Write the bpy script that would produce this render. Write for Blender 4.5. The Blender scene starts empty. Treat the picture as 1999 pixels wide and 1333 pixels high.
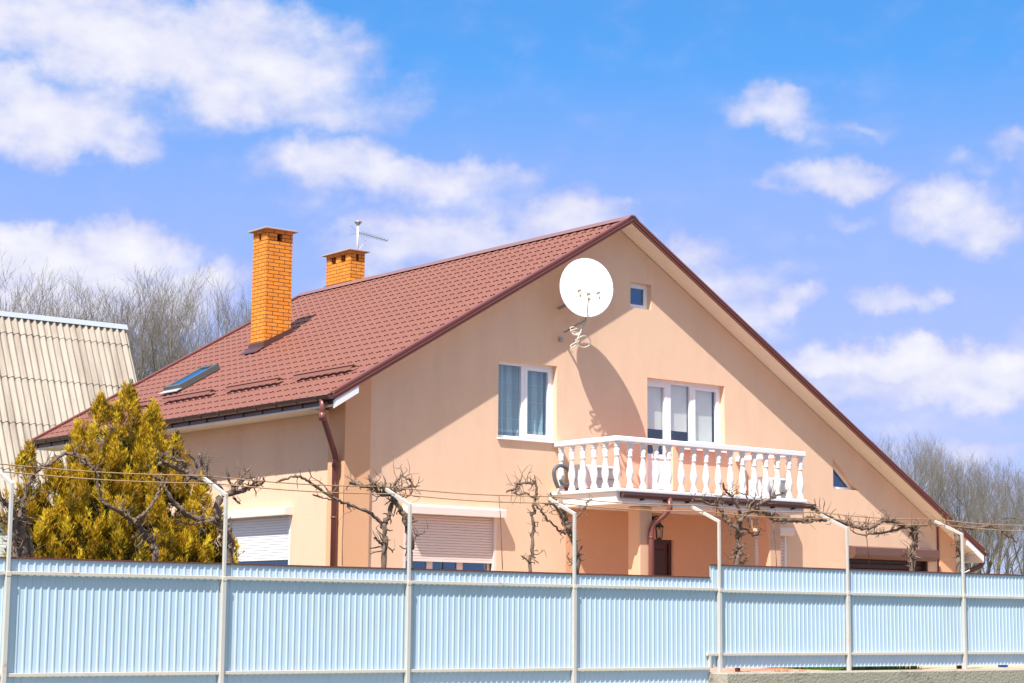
import bpy, math, random
import numpy as np
from mathutils import Vector, Matrix
from mathutils.geometry import tessellate_polygon
random.seed(7)
scn = bpy.context.scene
col = scn.collection
R = math.radians

# ---------------------------------------------------------------- camera
CF, CYAW, CPIT, CROL = 3791.45, R(38.1805), R(8.2053), R(0.48498)
CP = np.array([-17.55, -26.0, 1.7])
_F = np.array([math.sin(CYAW)*math.cos(CPIT), math.cos(CYAW)*math.cos(CPIT), math.sin(CPIT)])
_r = np.array([math.cos(CYAW), -math.sin(CYAW), 0.0])
_u = np.cross(_r, _F)
_R = _r*math.cos(CROL)+_u*math.sin(CROL)
_U = -_r*math.sin(CROL)+_u*math.cos(CROL)
cd = bpy.data.cameras.new('camera')
cd.lens = CF/1999*36
cd.sensor_width = 36
cd.clip_end = 3000
cam = bpy.data.objects.new('camera', cd)
col.objects.link(cam)
m = Matrix(((_R[0], _U[0], -_F[0], CP[0]), (_R[1], _U[1], -_F[1], CP[1]), (_R[2], _U[2], -_F[2], CP[2]), (0, 0, 0, 1)))
cam.matrix_world = m
scn.camera = cam

def ray(px, py):
    return _F + _R*((px-999.5)/CF) - _U*((py-666.5)/CF)
def wY(px, py, y):
    d = ray(px, py); return Vector(CP + d*((y-CP[1])/d[1]))
def wX(px, py, x):
    d = ray(px, py); return Vector(CP + d*((x-CP[0])/d[0]))

# ---------------------------------------------------------------- exposure
scn.view_settings.view_transform = 'Standard'
scn.view_settings.look = 'None'
scn.view_settings.gamma = 1
scn.view_settings.exposure = 0.58

# ---------------------------------------------------------------- sun
SUN = Vector((1.8, 1.0, -2.88)).normalized()      # the way the light travels
sd = bpy.data.lights.new('sun', 'SUN')
sd.energy = 5.0
sd.angle = R(0.5)
sd.color = (1.0, 0.955, 0.90)
so = bpy.data.objects.new('sun', sd)
col.objects.link(so)
so.rotation_euler = SUN.to_track_quat('-Z', 'Y').to_euler()

# ---------------------------------------------------------------- world: sky with clouds laid out by direction
w = bpy.data.worlds.new('World')
scn.world = w
w.use_nodes = True
nt = w.node_tree
for n in list(nt.nodes): nt.nodes.remove(n)
def N(t, **k):
    n = nt.nodes.new(t)
    for a, b in k.items(): setattr(n, a, b)
    return n
def L(a, b): nt.links.new(a, b)
def M(op, a, b=None, c=None, clamp=False):
    n = N('ShaderNodeMath', operation=op); n.use_clamp = clamp
    for i, v in enumerate((a, b, c)):
        if v is None: continue
        if isinstance(v, (int, float)): n.inputs[i].default_value = v
        else: L(v, n.inputs[i])
    return n.outputs[0]
out = N('ShaderNodeOutputWorld')
bg = N('ShaderNodeBackground')
bg.inputs['Strength'].default_value = 0.13
sky = N('ShaderNodeTexSky', sky_type='NISHITA')
sky.sun_disc = False
sky.sun_elevation = R(54.4)
sky.sun_rotation = R(241)
sky.altitude = 200
sky.dust_density = 0.6
sky.ozone_density = 2.0
geo = N('ShaderNodeNewGeometry')
vm = N('ShaderNodeVectorMath', operation='SCALE'); L(geo.outputs['Incoming'], vm.inputs[0]); vm.inputs['Scale'].default_value = -1
sep = N('ShaderNodeSeparateXYZ'); L(vm.outputs[0], sep.inputs[0])
az = M('ARCTAN2', sep.outputs['X'], sep.outputs['Y'])
el = M('ARCSINE', sep.outputs['Z'])
comb = N('ShaderNodeCombineXYZ'); L(az, comb.inputs[0]); L(el, comb.inputs[1])
def noise(scale, detail, rough, vec, offs=(0, 0, 0), sc=(1, 1, 1)):
    mp = N('ShaderNodeMapping'); L(vec, mp.inputs['Vector'])
    mp.inputs['Location'].default_value = offs; mp.inputs['Scale'].default_value = sc
    n = N('ShaderNodeTexNoise'); n.inputs['Scale'].default_value = scale
    n.inputs['Detail'].default_value = detail; n.inputs['Roughness'].default_value = rough
    L(mp.outputs[0], n.inputs['Vector']); return n
# warp the direction a little so that cloud outlines billow
nw = noise(30, 7, .58, comb.outputs[0])
wv = N('ShaderNodeVectorMath', operation='SUBTRACT'); L(nw.outputs['Color'], wv.inputs[0]); wv.inputs[1].default_value = (.5, .5, .5)
ws = N('ShaderNodeVectorMath', operation='SCALE'); L(wv.outputs[0], ws.inputs[0]); ws.inputs['Scale'].default_value = 0.042
wa = N('ShaderNodeVectorMath', operation='ADD'); L(comb.outputs[0], wa.inputs[0]); L(ws.outputs[0], wa.inputs[1])
def azel(px, py):
    d = Vector(ray(px, py)).normalized(); return math.atan2(d.x, d.y), math.asin(d.z)
# centre x, y, half width, half height (as seen), density
CL = [(60,35,330,80,1.25),(300,95,260,75,1.25),(500,140,200,95,1.25),(470,55,150,60,1.1),(590,215,120,40,.9),(670,180,70,50,.6),(400,205,150,40,.6),
      (70,215,180,72,1.25),(180,265,130,58,1.15),(40,165,110,40,1.1),(270,300,70,28,.7),
      (790,200,55,42,.62),(740,225,75,40,.5),(370,250,110,28,.4),
      (640,318,120,48,1.1),(800,355,210,42,1.1),(640,385,110,40,.55),(900,385,140,40,.8),(520,335,70,30,.55),(960,345,50,25,.6),
      (60,505,160,52,1.35),(255,500,110,52,1.35),(380,560,90,50,1.2),(200,560,220,55,1.1),(60,590,190,60,1.2),(270,600,150,45,1.0),
      (800,480,150,52,1.05),(960,465,160,55,1.05),(1110,425,110,45,1.1),(1195,398,40,25,.8),(640,570,80,30,.6),(760,425,110,25,.45),
      (1040,340,60,16,.4),(1260,445,60,22,.45),
      (1340,505,90,36,.95),(1400,560,110,45,1.0),(1460,600,80,40,.9),(1545,595,50,30,1.0),(1480,530,90,25,.55),(1500,650,60,40,.4),(1300,480,50,25,.6),
      (1515,228,88,42,.95),(1660,245,80,18,.5),(1610,275,60,26,.5),
      (1640,345,105,34,1.0),(1550,345,60,18,.7),
      (1850,415,90,50,1.05),(1930,455,70,36,.95),(1900,330,45,22,.55),(1975,290,40,28,.7),(1990,385,35,30,.5),
      (1650,432,45,25,.65),(1605,475,40,20,.5),(1520,468,40,16,.3),
      (1750,585,70,28,.95),(1810,568,35,25,.9),(1700,590,35,16,.5),
      (1640,715,110,36,1.3),(1790,715,150,42,1.4),(1940,735,110,45,1.3),(1800,765,220,35,1.1),(1540,700,40,20,.6),
      (1760,825,200,30,.6),(1880,880,90,26,.9),(1800,870,90,22,.6),
      (2100,700,120,60,1),(2150,300,120,60,1),(-150,250,120,60,1),(-200,500,120,60,1)]
acc = None
for (cx, cy, rx, ry, k) in CL:
    a, e = azel(cx, cy)
    s = N('ShaderNodeVectorMath', operation='SUBTRACT'); L(wa.outputs[0], s.inputs[0]); s.inputs[1].default_value = (a, e, 0)
    q = N('ShaderNodeVectorMath', operation='MULTIPLY'); L(s.outputs[0], q.inputs[0])
    q.inputs[1].default_value = (CF/rx*.62*.98, CF/ry*.63, 0)
    ln = N('ShaderNodeVectorMath', operation='LENGTH'); L(q.outputs[0], ln.inputs[0])
    g = M('MULTIPLY', ln.outputs['Value'], ln.outputs['Value'])
    g = M('MULTIPLY', M('SUBTRACT', 1.0, g), k)
    g = M('MAXIMUM', g, 0.0)
    acc = g if acc is None else M('SMOOTH_MAX', acc, g, .25)
nf = noise(38, 7, .52, comb.outputs[0], (3, 1, 0), (1, 1.5, 1))
dens = M('ADD', acc, M('MULTIPLY', M('SUBTRACT', nf.outputs['Fac'], .51), 1.25))
mr = N('ShaderNodeMapRange', interpolation_type='SMOOTHSTEP'); L(dens, mr.inputs['Value'])
mr.inputs['From Min'].default_value = .08; mr.inputs['From Max'].default_value = 1.22
cover = M('MULTIPLY', M('MULTIPLY', mr.outputs[0], .97), M('MINIMUM', M('ADD', M('MULTIPLY', acc, 1.6), .15), M('MINIMUM', M('MULTIPLY', acc, 4.0), 1.0)))
# fill cloud added out of the frame comes from noise only
ns = noise(24, 6, .55, comb.outputs[0], (7, 2, 0), (1, 1.8, 1))
tone = N('ShaderNodeMapRange'); L(M('ADD', M('MULTIPLY', dens, .55), M('MULTIPLY', ns.outputs['Fac'], .75)), tone.inputs['Value'])
tone.inputs['From Min'].default_value = .55; tone.inputs['From Max'].default_value = 1.22
KX = 1/(0.13*2**0.58)                       # from displayed value to sky radiance
def kc(r, g, b): return (r*KX, g*KX, b*KX, 1)
cc = N('ShaderNodeMix', data_type='RGBA'); L(tone.outputs[0], cc.inputs['Factor'])
cc.inputs['A'].default_value = kc(.60, .62, .92)
cc.inputs['B'].default_value = kc(.96, .96, 1.02)
# the hue of the clear sky by height, worked over the physical sky
ramp = N('ShaderNodeValToRGB'); L(M('DIVIDE', el, R(24)), ramp.inputs[0])
e = ramp.color_ramp.elements
e[0].position = 0.0; e[0].color = (.52, .60, 1.0, 1)
e[1].position = 1.0; e[1].color = (.04, .26, .74, 1)
for p_, c_ in ((.32, (.40, .51, 1.0)), (.52, (.285, .46, 1.0)), (.68, (.085, .385, .98))):
    q_ = e.new(p_); q_.color = c_+(1,)
rs = N('ShaderNodeVectorMath', operation='SCALE'); L(ramp.outputs[0], rs.inputs[0]); rs.inputs['Scale'].default_value = KX
clear = N('ShaderNodeMix', data_type='RGBA'); clear.inputs['Factor'].default_value = .88
L(sky.outputs[0], clear.inputs['A']); L(rs.outputs[0], clear.inputs['B'])
# warm broken cloud added above and behind the camera as unseen fill light
nb_ = noise(1.6, 6, .55, vm.outputs[0], (4, 2, 1), (1, 1, 2.2))
hi = N('ShaderNodeMapRange', interpolation_type='SMOOTHSTEP'); L(nb_.outputs['Fac'], hi.inputs['Value']); hi.inputs['From Min'].default_value = .40; hi.inputs['From Max'].default_value = .54
up = N('ShaderNodeMapRange', interpolation_type='SMOOTHSTEP'); L(el, up.inputs['Value']); up.inputs['From Min'].default_value = R(24); up.inputs['From Max'].default_value = R(40)
rot = M('ADD', M('MULTIPLY', sep.outputs['X'], -.618), M('MULTIPLY', sep.outputs['Y'], -.786))
bk = N('ShaderNodeMapRange', interpolation_type='SMOOTHSTEP'); L(rot, bk.inputs['Value']); bk.inputs['From Min'].default_value = -.6; bk.inputs['From Max'].default_value = -.1
out_c = M('MULTIPLY', hi.outputs[0], M('MAXIMUM', up.outputs[0], M('MULTIPLY', bk.outputs[0], .35)))
oc = N('ShaderNodeMix', data_type='RGBA'); L(out_c, oc.inputs['Factor']); L(clear.outputs['Result'], oc.inputs['A']); oc.inputs['B'].default_value = kc(1.15, 1.02, .84)
fin = N('ShaderNodeMix', data_type='RGBA'); L(cover, fin.inputs['Factor'])
L(oc.outputs['Result'], fin.inputs['A']); L(cc.outputs['Result'], fin.inputs['B'])
L(fin.outputs['Result'], bg.inputs['Color']); L(bg.outputs[0], out.inputs[0])

# ---------------------------------------------------------------- materials
def mat(name, rgb, rough=.6, metal=0, spec=.5, var=.08, vscale=3, bump=0, bscale=40, stain=None, stainf=(.55, .75), coords='Object', sscale=1.5, sstretch=(1, 1, 1)):
    mt = bpy.data.materials.new(name); mt.use_nodes = True
    t = mt.node_tree; b = t.nodes['Principled BSDF']
    b.inputs['Roughness'].default_value = rough; b.inputs['Metallic'].default_value = metal
    b.inputs['Specular IOR Level'].default_value = spec
    tc = t.nodes.new('ShaderNodeTexCoord')
    nz = t.nodes.new('ShaderNodeTexNoise'); nz.inputs['Scale'].default_value = vscale; nz.inputs['Detail'].default_value = 6
    t.links.new(tc.outputs[coords], nz.inputs['Vector'])
    mx = t.nodes.new('ShaderNodeMix'); mx.data_type = 'RGBA'
    mx.inputs['A'].default_value = tuple(c*(1-var) for c in rgb)+(1,)
    mx.inputs['B'].default_value = tuple(min(1, c*(1+var)) for c in rgb)+(1,)
    t.links.new(nz.outputs['Fac'], mx.inputs['Factor'])
    last = mx.outputs['Result']
    if stain:
        mp = t.nodes.new('ShaderNodeMapping'); mp.inputs['Scale'].default_value = sstretch
        t.links.new(tc.outputs[coords], mp.inputs['Vector'])
        n2 = t.nodes.new('ShaderNodeTexNoise'); n2.inputs['Scale'].default_value = sscale; n2.inputs['Detail'].default_value = 8; n2.inputs['Roughness'].default_value = .7
        t.links.new(mp.outputs[0], n2.inputs['Vector'])
        mr = t.nodes.new('ShaderNodeMapRange'); mr.inputs['From Min'].default_value = stainf[0]; mr.inputs['From Max'].default_value = stainf[1]
        t.links.new(n2.outputs['Fac'], mr.inputs['Value'])
        m2 = t.nodes.new('ShaderNodeMix'); m2.data_type = 'RGBA'
        t.links.new(mr.outputs[0], m2.inputs['Factor']); t.links.new(last, m2.inputs['A']); m2.inputs['B'].default_value = tuple(stain)+(1,)
        last = m2.outputs['Result']
    t.links.new(last, b.inputs['Base Color'])
    if bump:
        n3 = t.nodes.new('ShaderNodeTexNoise'); n3.inputs['Scale'].default_value = bscale; n3.inputs['Detail'].default_value = 5
        t.links.new(tc.outputs[coords], n3.inputs['Vector'])
        bp = t.nodes.new('ShaderNodeBump'); bp.inputs['Strength'].default_value = bump; bp.inputs['Distance'].default_value = .02
        t.links.new(n3.outputs['Fac'], bp.inputs['Height']); t.links.new(bp.outputs[0], b.inputs['Normal'])
    return mt
def brick(name, c1, c2, mortar, bw=.25, bh=.075, ms=.009, bump=.5):
    mt = bpy.data.materials.new(name); mt.use_nodes = True
    t = mt.node_tree; b = t.nodes['Principled BSDF']; b.inputs['Roughness'].default_value = .8
    tc = t.nodes.new('ShaderNodeTexCoord'); sp = t.nodes.new('ShaderNodeSeparateXYZ'); t.links.new(tc.outputs['Object'], sp.inputs[0])
    ad = t.nodes.new('ShaderNodeMath'); ad.operation = 'ADD'; t.links.new(sp.outputs[0], ad.inputs[0]); t.links.new(sp.outputs[1], ad.inputs[1])
    cb = t.nodes.new('ShaderNodeCombineXYZ'); t.links.new(ad.outputs[0], cb.inputs[0]); t.links.new(sp.outputs[2], cb.inputs[1])
    br = t.nodes.new('ShaderNodeTexBrick'); t.links.new(cb.outputs[0], br.inputs['Vector'])
    br.inputs['Color1'].default_value = c1+(1,); br.inputs['Color2'].default_value = c2+(1,); br.inputs['Mortar'].default_value = mortar+(1,)
    br.inputs['Scale'].default_value = 1; br.inputs['Brick Width'].default_value = bw; br.inputs['Row Height'].default_value = bh; br.inputs['Mortar Size'].default_value = ms
    br.inputs['Mortar Smooth'].default_value = .2
    nz = t.nodes.new('ShaderNodeTexNoise'); nz.inputs['Scale'].default_value = 9; t.links.new(tc.outputs['Object'], nz.inputs['Vector'])
    hs = t.nodes.new('ShaderNodeHueSaturation'); t.links.new(br.outputs['Color'], hs.inputs['Color'])
    mv = t.nodes.new('ShaderNodeMapRange'); mv.inputs['To Min'].default_value = .8; mv.inputs['To Max'].default_value = 1.2; t.links.new(nz.outputs['Fac'], mv.inputs['Value']); t.links.new(mv.outputs[0], hs.inputs['Value'])
    t.links.new(hs.outputs[0], b.inputs['Base Color'])
    bp = t.nodes.new('ShaderNodeBump'); bp.inputs['Strength'].default_value = bump; bp.inputs['Distance'].default_value = .01; bp.invert = True
    t.links.new(br.outputs['Fac'], bp.inputs['Height']); t.links.new(bp.outputs[0], b.inputs['Normal'])
    return mt
def glass_mat(name, tintc=(.75, .9, .95), gl=.22, refl=(1, 1, 1)):
    mt = bpy.data.materials.new(name); mt.use_nodes = True
    t = mt.node_tree
    for n in list(t.nodes): t.nodes.remove(n)
    o = t.nodes.new('ShaderNodeOutputMaterial'); tr = t.nodes.new('ShaderNodeBsdfTransparent'); tr.inputs[0].default_value = tintc+(1,)
    g = t.nodes.new('ShaderNodeBsdfGlossy'); g.inputs['Roughness'].default_value = .02; g.inputs['Color'].default_value = refl+(1,)
    ge = t.nodes.new('ShaderNodeNewGeometry'); dt = t.nodes.new('ShaderNodeVectorMath'); dt.operation = 'DOT_PRODUCT'
    t.links.new(ge.outputs['Incoming'], dt.inputs[0]); t.links.new(ge.outputs['Normal'], dt.inputs[1])
    def mm(op, x, y=None):
        n = t.nodes.new('ShaderNodeMath'); n.operation = op
        for i, v in enumerate((x, y)):
            if v is None: continue
            if isinstance(v, (int, float)): n.inputs[i].default_value = v
            else: t.links.new(v, n.inputs[i])
        return n
    c1_ = mm('SUBTRACT', 1.0, mm('ABSOLUTE', dt.outputs['Value']).outputs[0])
    a = mm('ADD', mm('MULTIPLY', mm('POWER', c1_.outputs[0], 5.0).outputs[0], .95).outputs[0], gl); a.use_clamp = True
    mx = t.nodes.new('ShaderNodeMixShader'); t.links.new(a.outputs[0], mx.inputs[0]); t.links.new(tr.outputs[0], mx.inputs[1]); t.links.new(g.outputs[0], mx.inputs[2])
    t.links.new(mx.outputs[0], o.inputs[0]); return mt
MT = {}
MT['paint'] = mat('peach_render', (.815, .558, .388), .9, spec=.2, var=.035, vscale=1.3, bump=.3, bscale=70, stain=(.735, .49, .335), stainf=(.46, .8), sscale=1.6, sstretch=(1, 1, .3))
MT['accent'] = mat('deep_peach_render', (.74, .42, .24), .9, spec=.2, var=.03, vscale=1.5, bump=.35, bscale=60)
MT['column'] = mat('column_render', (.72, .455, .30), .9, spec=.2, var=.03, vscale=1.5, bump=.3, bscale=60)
MT['porch'] = mat('porch_orange', (.66, .385, .225), .9, spec=.2, var=.03, vscale=1.5, bump=.3, bscale=60)
MT['roof'] = mat('brown_metal_tile', (.222, .088, .066), .48, spec=.35, var=.07, vscale=1.2)
MT['ridge'] = mat('ridge_metal', (.26, .13, .12), .3, spec=.7, var=.05)
MT['trim'] = mat('brown_metal_trim', (.21, .066, .045), .38, spec=.5, var=.05)
MT['gutter'] = mat('dark_brown_gutter', (.10, .042, .036), .32, spec=.6, var=.08)
MT['pipe'] = mat('brown_downpipe', (.19, .065, .055), .35, spec=.5, var=.06)
MT['white'] = mat('white_paint', (.84, .84, .84), .45, var=.03, vscale=4)
MT['pvc'] = mat('white_window_frame', (.86, .87, .90), .3, var=.02)
MT['shutter'] = mat('pale_shutter', (.80, .66, .60), .45, var=.03)
MT['shutbox'] = mat('shutter_box_paint', (.84, .70, .62), .5, var=.02)
MT['soffit'] = mat('cream_soffit', (.86, .78, .66), .7, var=.04)
MT['garagebox'] = mat('garage_box_brown', (.15, .075, .06), .5, var=.05)
MT['garage'] = mat('garage_door_dark', (.05, .018, .012), .5, var=.1)
MT['door'] = mat('dark_wood_door', (.085, .022, .013), .4, var=.3, vscale=6)
MT['black'] = mat('black_iron', (.012, .012, .013), .45)
MT['dark'] = mat('dark_void', (.01, .01, .012), .9)  # near-black, stands for the shade inside rooms, flues and the skylight
MT['brick'] = brick('orange_brick', (.85, .31, .03), (.76, .245, .02), (.20, .07, .02))
MT['whitebrick'] = brick('white_brick', (.86, .84, .82), (.80, .78, .76), (.45, .43, .42), bh=.088)
MT['concrete'] = mat('concrete', (.37, .33, .27), .9, var=.15, vscale=6, bump=.9, bscale=25, stain=(.16, .15, .12), stainf=(.55, .7), sscale=3)
MT['caps'] = mat('chimney_cap_slate', (.42, .33, .25), .8, var=.15, bump=.3)
MT['fence'] = mat('pale_blue_sheet', (.51, .645, .77), .45, spec=.35, var=.04, vscale=2.5, stain=(.43, .54, .63), stainf=(.52, .82), sscale=1.2, sstretch=(1, 1, .25))
MT['post'] = mat('worn_white_steel', (.54, .52, .48), .5, var=.06, vscale=8, stain=(.42, .20, .09), stainf=(.61, .72), sscale=7, sstretch=(1, 1, .5))
MT['rail'] = mat('worn_cream_steel', (.62, .56, .48), .55, var=.08, vscale=8, stain=(.45, .17, .05), stainf=(.61, .70), sscale=6, sstretch=(.4, 1, 1))
MT['fcap'] = mat('fence_cap_brown', (.14, .045, .035), .5)
MT['asb'] = mat('weathered_asbestos', (.44, .385, .32), .9, var=.18, vscale=1.0, stain=(.22, .17, .13), stainf=(.45, .75), sscale=2.2, sstretch=(2.2, .12, .12))
MT['zinc'] = mat('zinc_ridge', (.50, .55, .60), .45, metal=.3)
MT['bark'] = mat('vine_bark', (.185, .13, .095), .95, var=.4, vscale=14, bump=.9, bscale=50)
MT['treebark'] = mat('tree_bark', (.13, .105, .08), .95, var=.25, vscale=2)
MT['darkbark'] = mat('conifer_bark', (.035, .022, .014), .95, var=.2)
MT['twig'] = mat('tree_twig', (.215, .183, .158), .95, var=.35, vscale=.5)
MT['wire'] = mat('rusty_wire', (.42, .25, .13), .7, var=.3, vscale=2)
MT['cable'] = mat('pale_cable', (.74, .68, .58), .5)
MT['dish'] = mat('white_dish_enamel', (.93, .93, .93), .35, var=.01)
MT['lnb'] = mat('lnb_plastic', (.62, .58, .42), .5)
MT['grey'] = mat('grey_metal', (.38, .39, .40), .4, metal=.5)
MT['acgrille'] = mat('ac_grille', (.33, .34, .36), .5)
MT['acbody'] = mat('ac_body', (.80, .80, .80), .4)
MT['tile'] = mat('terracotta_tile', (.55, .13, .05), .6)
MT['hose'] = mat('grey_hose', (.10, .115, .13), .6)
MT['curtain'] = mat('teal_net_curtain', (.34, .50, .54), .9, var=.2, vscale=3)
MT['lace'] = mat('lace_band', (.55, .66, .66), .9)
MT['blind'] = mat('roller_blind', (.86, .84, .76), .9, var=.03)
MT['petal'] = mat('red_petal', (.75, .07, .05), .6)
MT['leafg'] = mat('green_leaf', (.05, .12, .03), .6)
MT['soil'] = mat('garden_soil', (.085, .065, .045), .95, var=.3, vscale=1.5)
MT['ground'] = mat('yard_paving', (.60, .44, .30), .95, var=.12, vscale=.7)
MT['road'] = mat('street_gravel', (.10, .095, .085), .95, var=.15, vscale=1)
MT['coral'] = mat('coral_strip', (.70, .33, .25), .9, var=.08, vscale=2)
MT['grass'] = mat('grass_green', (.05, .15, .015), .8, var=.3, vscale=5)
MT['glass'] = glass_mat('window_glass', (.95, .975, .98), .08)
MT['skyglass'] = glass_mat('skylight_glass', (.2, .3, .4), .55, (.6, .85, 1))
MT['frame_grey'] = mat('skylight_frame', (.13, .14, .13), .4, metal=.3)
MT['glassd'] = glass_mat('window_glass_deep', (.35, .5, .6), .18, (.55, .8, 1))
MT['lampglass'] = glass_mat('lantern_glass', (.9, .9, .9), .1)
# thuja foliage: colour varies spray by spray through an attribute
def leafmat():
    mt = bpy.data.materials.new('golden_thuja_foliage'); mt.use_nodes = True
    t = mt.node_tree; b = t.nodes['Principled BSDF']; b.inputs['Roughness'].default_value = .75; b.inputs['Specular IOR Level'].default_value = .2
    at = t.nodes.new('ShaderNodeAttribute'); at.attribute_name = 'tone'
    rp = t.nodes.new('ShaderNodeValToRGB'); t.links.new(at.outputs['Fac'], rp.inputs[0])
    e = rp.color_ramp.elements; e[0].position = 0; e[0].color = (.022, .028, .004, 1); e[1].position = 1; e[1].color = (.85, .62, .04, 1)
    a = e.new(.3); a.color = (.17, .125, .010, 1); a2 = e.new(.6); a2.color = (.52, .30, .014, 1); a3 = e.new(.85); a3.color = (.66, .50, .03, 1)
    t.links.new(rp.outputs[0], b.inputs['Base Color'])
    tl = t.nodes.new('ShaderNodeBsdfTranslucent'); t.links.new(rp.outputs[0], tl.inputs[0])
    ms = t.nodes.new('ShaderNodeMixShader'); ms.inputs[0].default_value = .12
    o = [n for n in t.nodes if n.type == 'OUTPUT_MATERIAL'][0]
    t.links.new(b.outputs[0], ms.inputs[1]); t.links.new(tl.outputs[0], ms.inputs[2]); t.links.new(ms.outputs[0], o.inputs[0])
    return mt
MT['thuja'] = leafmat()

# ---------------------------------------------------------------- mesh builder
class MB:
    def __init__(s): s.v = []; s.f = []; s.smooth = []
    def add(s, vs, fs, smooth=False):
        o = len(s.v); s.v += [tuple(v) for v in vs]; s.f += [tuple(i+o for i in f) for f in fs]; s.smooth += [smooth]*len(fs); return s
    def box(s, x0, x1, y0, y1, z0, z1):
        vs = [(x, y, z) for z in (z0, z1) for y in (y0, y1) for x in (x0, x1)]
        return s.add(vs, [(0, 2, 3, 1), (4, 5, 7, 6), (0, 1, 5, 4), (2, 6, 7, 3), (0, 4, 6, 2), (1, 3, 7, 5)])
    def bev(s, x0, x1, y0, y1, z0, z1, b=.01):
        # box with chamfered long edges (all edges), 24 verts
        vs = []; idx = {}
        X = (x0, x1); Y = (y0, y1); Z = (z0, z1)
        def P(i, j, k, ax):
            x, y, z = X[i], Y[j], Z[k]; sx, sy, sz = (1, -1)[i], (1, -1)[j], (1, -1)[k]
            if ax == 0: y += sy*b; z += sz*b
            if ax == 1: x += sx*b; z += sz*b
            if ax == 2: x += sx*b; y += sy*b
            return (x, y, z)
        for i in (0, 1):
            for j in (0, 1):
                for k in (0, 1):
                    for ax in (0, 1, 2): idx[(i, j, k, ax)] = len(vs); vs.append(P(i, j, k, ax))
        g = lambda *a: idx[a]; fs = []
        for i in (0, 1):
            q = [g(i, 0, 0, 0), g(i, 1, 0, 0), g(i, 1, 1, 0), g(i, 0, 1, 0)]; fs.append(q if i else q[::-1])
            q = [g(0, i, 0, 1), g(0, i, 1, 1), g(1, i, 1, 1), g(1, i, 0, 1)]; fs.append(q if i else q[::-1])
            q = [g(0, 0, i, 2), g(1, 0, i, 2), g(1, 1, i, 2), g(0, 1, i, 2)]; fs.append(q if i else q[::-1])
        for i in (0, 1):
            for j in (0, 1):
                q = [g(i, j, 0, 0), g(i, j, 1, 0), g(i, j, 1, 1), g(i, j, 0, 1)]; fs.append(q if i != j else q[::-1])
                q = [g(i, 0, j, 0), g(i, 0, j, 2), g(i, 1, j, 2), g(i, 1, j, 0)]; fs.append(q if i != j else q[::-1])
                q = [g(0, i, j, 1), g(1, i, j, 1), g(1, i, j, 2), g(0, i, j, 2)]; fs.append(q if i != j else q[::-1])
                for k in (0, 1):
                    q = [g(i, j, k, 0), g(i, j, k, 1), g(i, j, k, 2)]; fs.append(q if (i+j+k) % 2 else q[::-1])
        return s.add(vs, fs)
    def prism(s, poly, axis, a, b):
        # poly 2d list extruded along axis between a and b; for axis y poly is (x,z); axis x poly is (y,z); axis z poly is (x,y)
        n = len(poly)
        def P(p, t):
            return {'y': (p[0], t, p[1]), 'x': (t, p[0], p[1]), 'z': (p[0], p[1], t)}[axis]
        vs = [P(p, a) for p in poly]+[P(p, b) for p in poly]
        fs = [tuple(range(n)), tuple(range(2*n-1, n-1, -1))]+[(i, i+n, (i+1) % n+n, (i+1) % n) for i in range(n)]
        return s.add(vs, fs)
    def tube(s, pts, rad, n=6, cap=True, smooth=True):
        pts = [Vector(p) for p in pts]
        if not isinstance(rad, (list, tuple)): rad = [rad]*len(pts)
        vs = []; ref = None
        for i, p in enumerate(pts):
            d = (pts[min(i+1, len(pts)-1)]-pts[max(i-1, 0)])
            if d.length < 1e-9: d = Vector((0, 0, 1))
            d.normalize()
            if ref is None:
                ref = d.orthogonal().normalized()
            ref = (ref-d*ref.dot(d))
            if ref.length < 1e-6: ref = d.orthogonal()
            ref.normalize(); bn = d.cross(ref)
            for k in range(n):
                a = 2*math.pi*k/n
                vs.append(p+(ref*math.cos(a)+bn*math.sin(a))*rad[i])
        fs = []
        for i in range(len(pts)-1):
            for k in range(n):
                fs.append((i*n+k, i*n+(k+1) % n, (i+1)*n+(k+1) % n, (i+1)*n+k))
        if cap: fs += [tuple(range(n-1, -1, -1)), tuple(range((len(pts)-1)*n, len(pts)*n))]
        return s.add(vs, fs, smooth)
    def bar(s, a, b, w, h=None):
        # square bar between two points
        a = Vector(a); b = Vector(b); h = h or w; d = (b-a).normalized()
        up = Vector((0, 0, 1)) if abs(d.z) < .95 else Vector((0, 1, 0))
        sd_ = d.cross(up).normalized(); up = sd_.cross(d).normalized()
        vs = [p+sd_*(w/2*i)+up*(h/2*j) for p in (a, b) for i, j in ((-1, -1), (1, -1), (1, 1), (-1, 1))]
        return s.add(vs, [(0, 3, 2, 1), (4, 5, 6, 7), (0, 1, 5, 4), (1, 2, 6, 5), (2, 3, 7, 6), (3, 0, 4, 7)])
    def lathe(s, prof, n=14, c=(0, 0, 0)):
        vs = [(c[0]+r*math.cos(2*math.pi*k/n), c[1]+r*math.sin(2*math.pi*k/n), c[2]+z) for r, z in prof for k in range(n)]
        fs = [(i*n+k, i*n+(k+1) % n, (i+1)*n+(k+1) % n, (i+1)*n+k) for i in range(len(prof)-1) for k in range(n)]
        fs += [tuple(range(n-1, -1, -1)), tuple(range((len(prof)-1)*n, len(prof)*n))]
        return s.add(vs, fs, True)
    def build(s, name, material, parent=None, loc=None, fix=True):
        me = bpy.data.meshes.new(name); me.from_pydata(s.v, [], s.f); me.validate(verbose=False)
        if len(me.polygons) == len(s.smooth): me.polygons.foreach_set('use_smooth', s.smooth)
        me.materials.append(MT[material] if isinstance(material, str) else material)
        if fix and len(s.f) < 60000:
            import bmesh
            b = bmesh.new(); b.from_mesh(me); bmesh.ops.recalc_face_normals(b, faces=b.faces); b.to_mesh(me); b.free()
        me.update()
        o = bpy.data.objects.new(name, me); col.objects.link(o)
        if parent: o.parent = parent
        if loc is not None: o.location = loc
        return o
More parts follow.
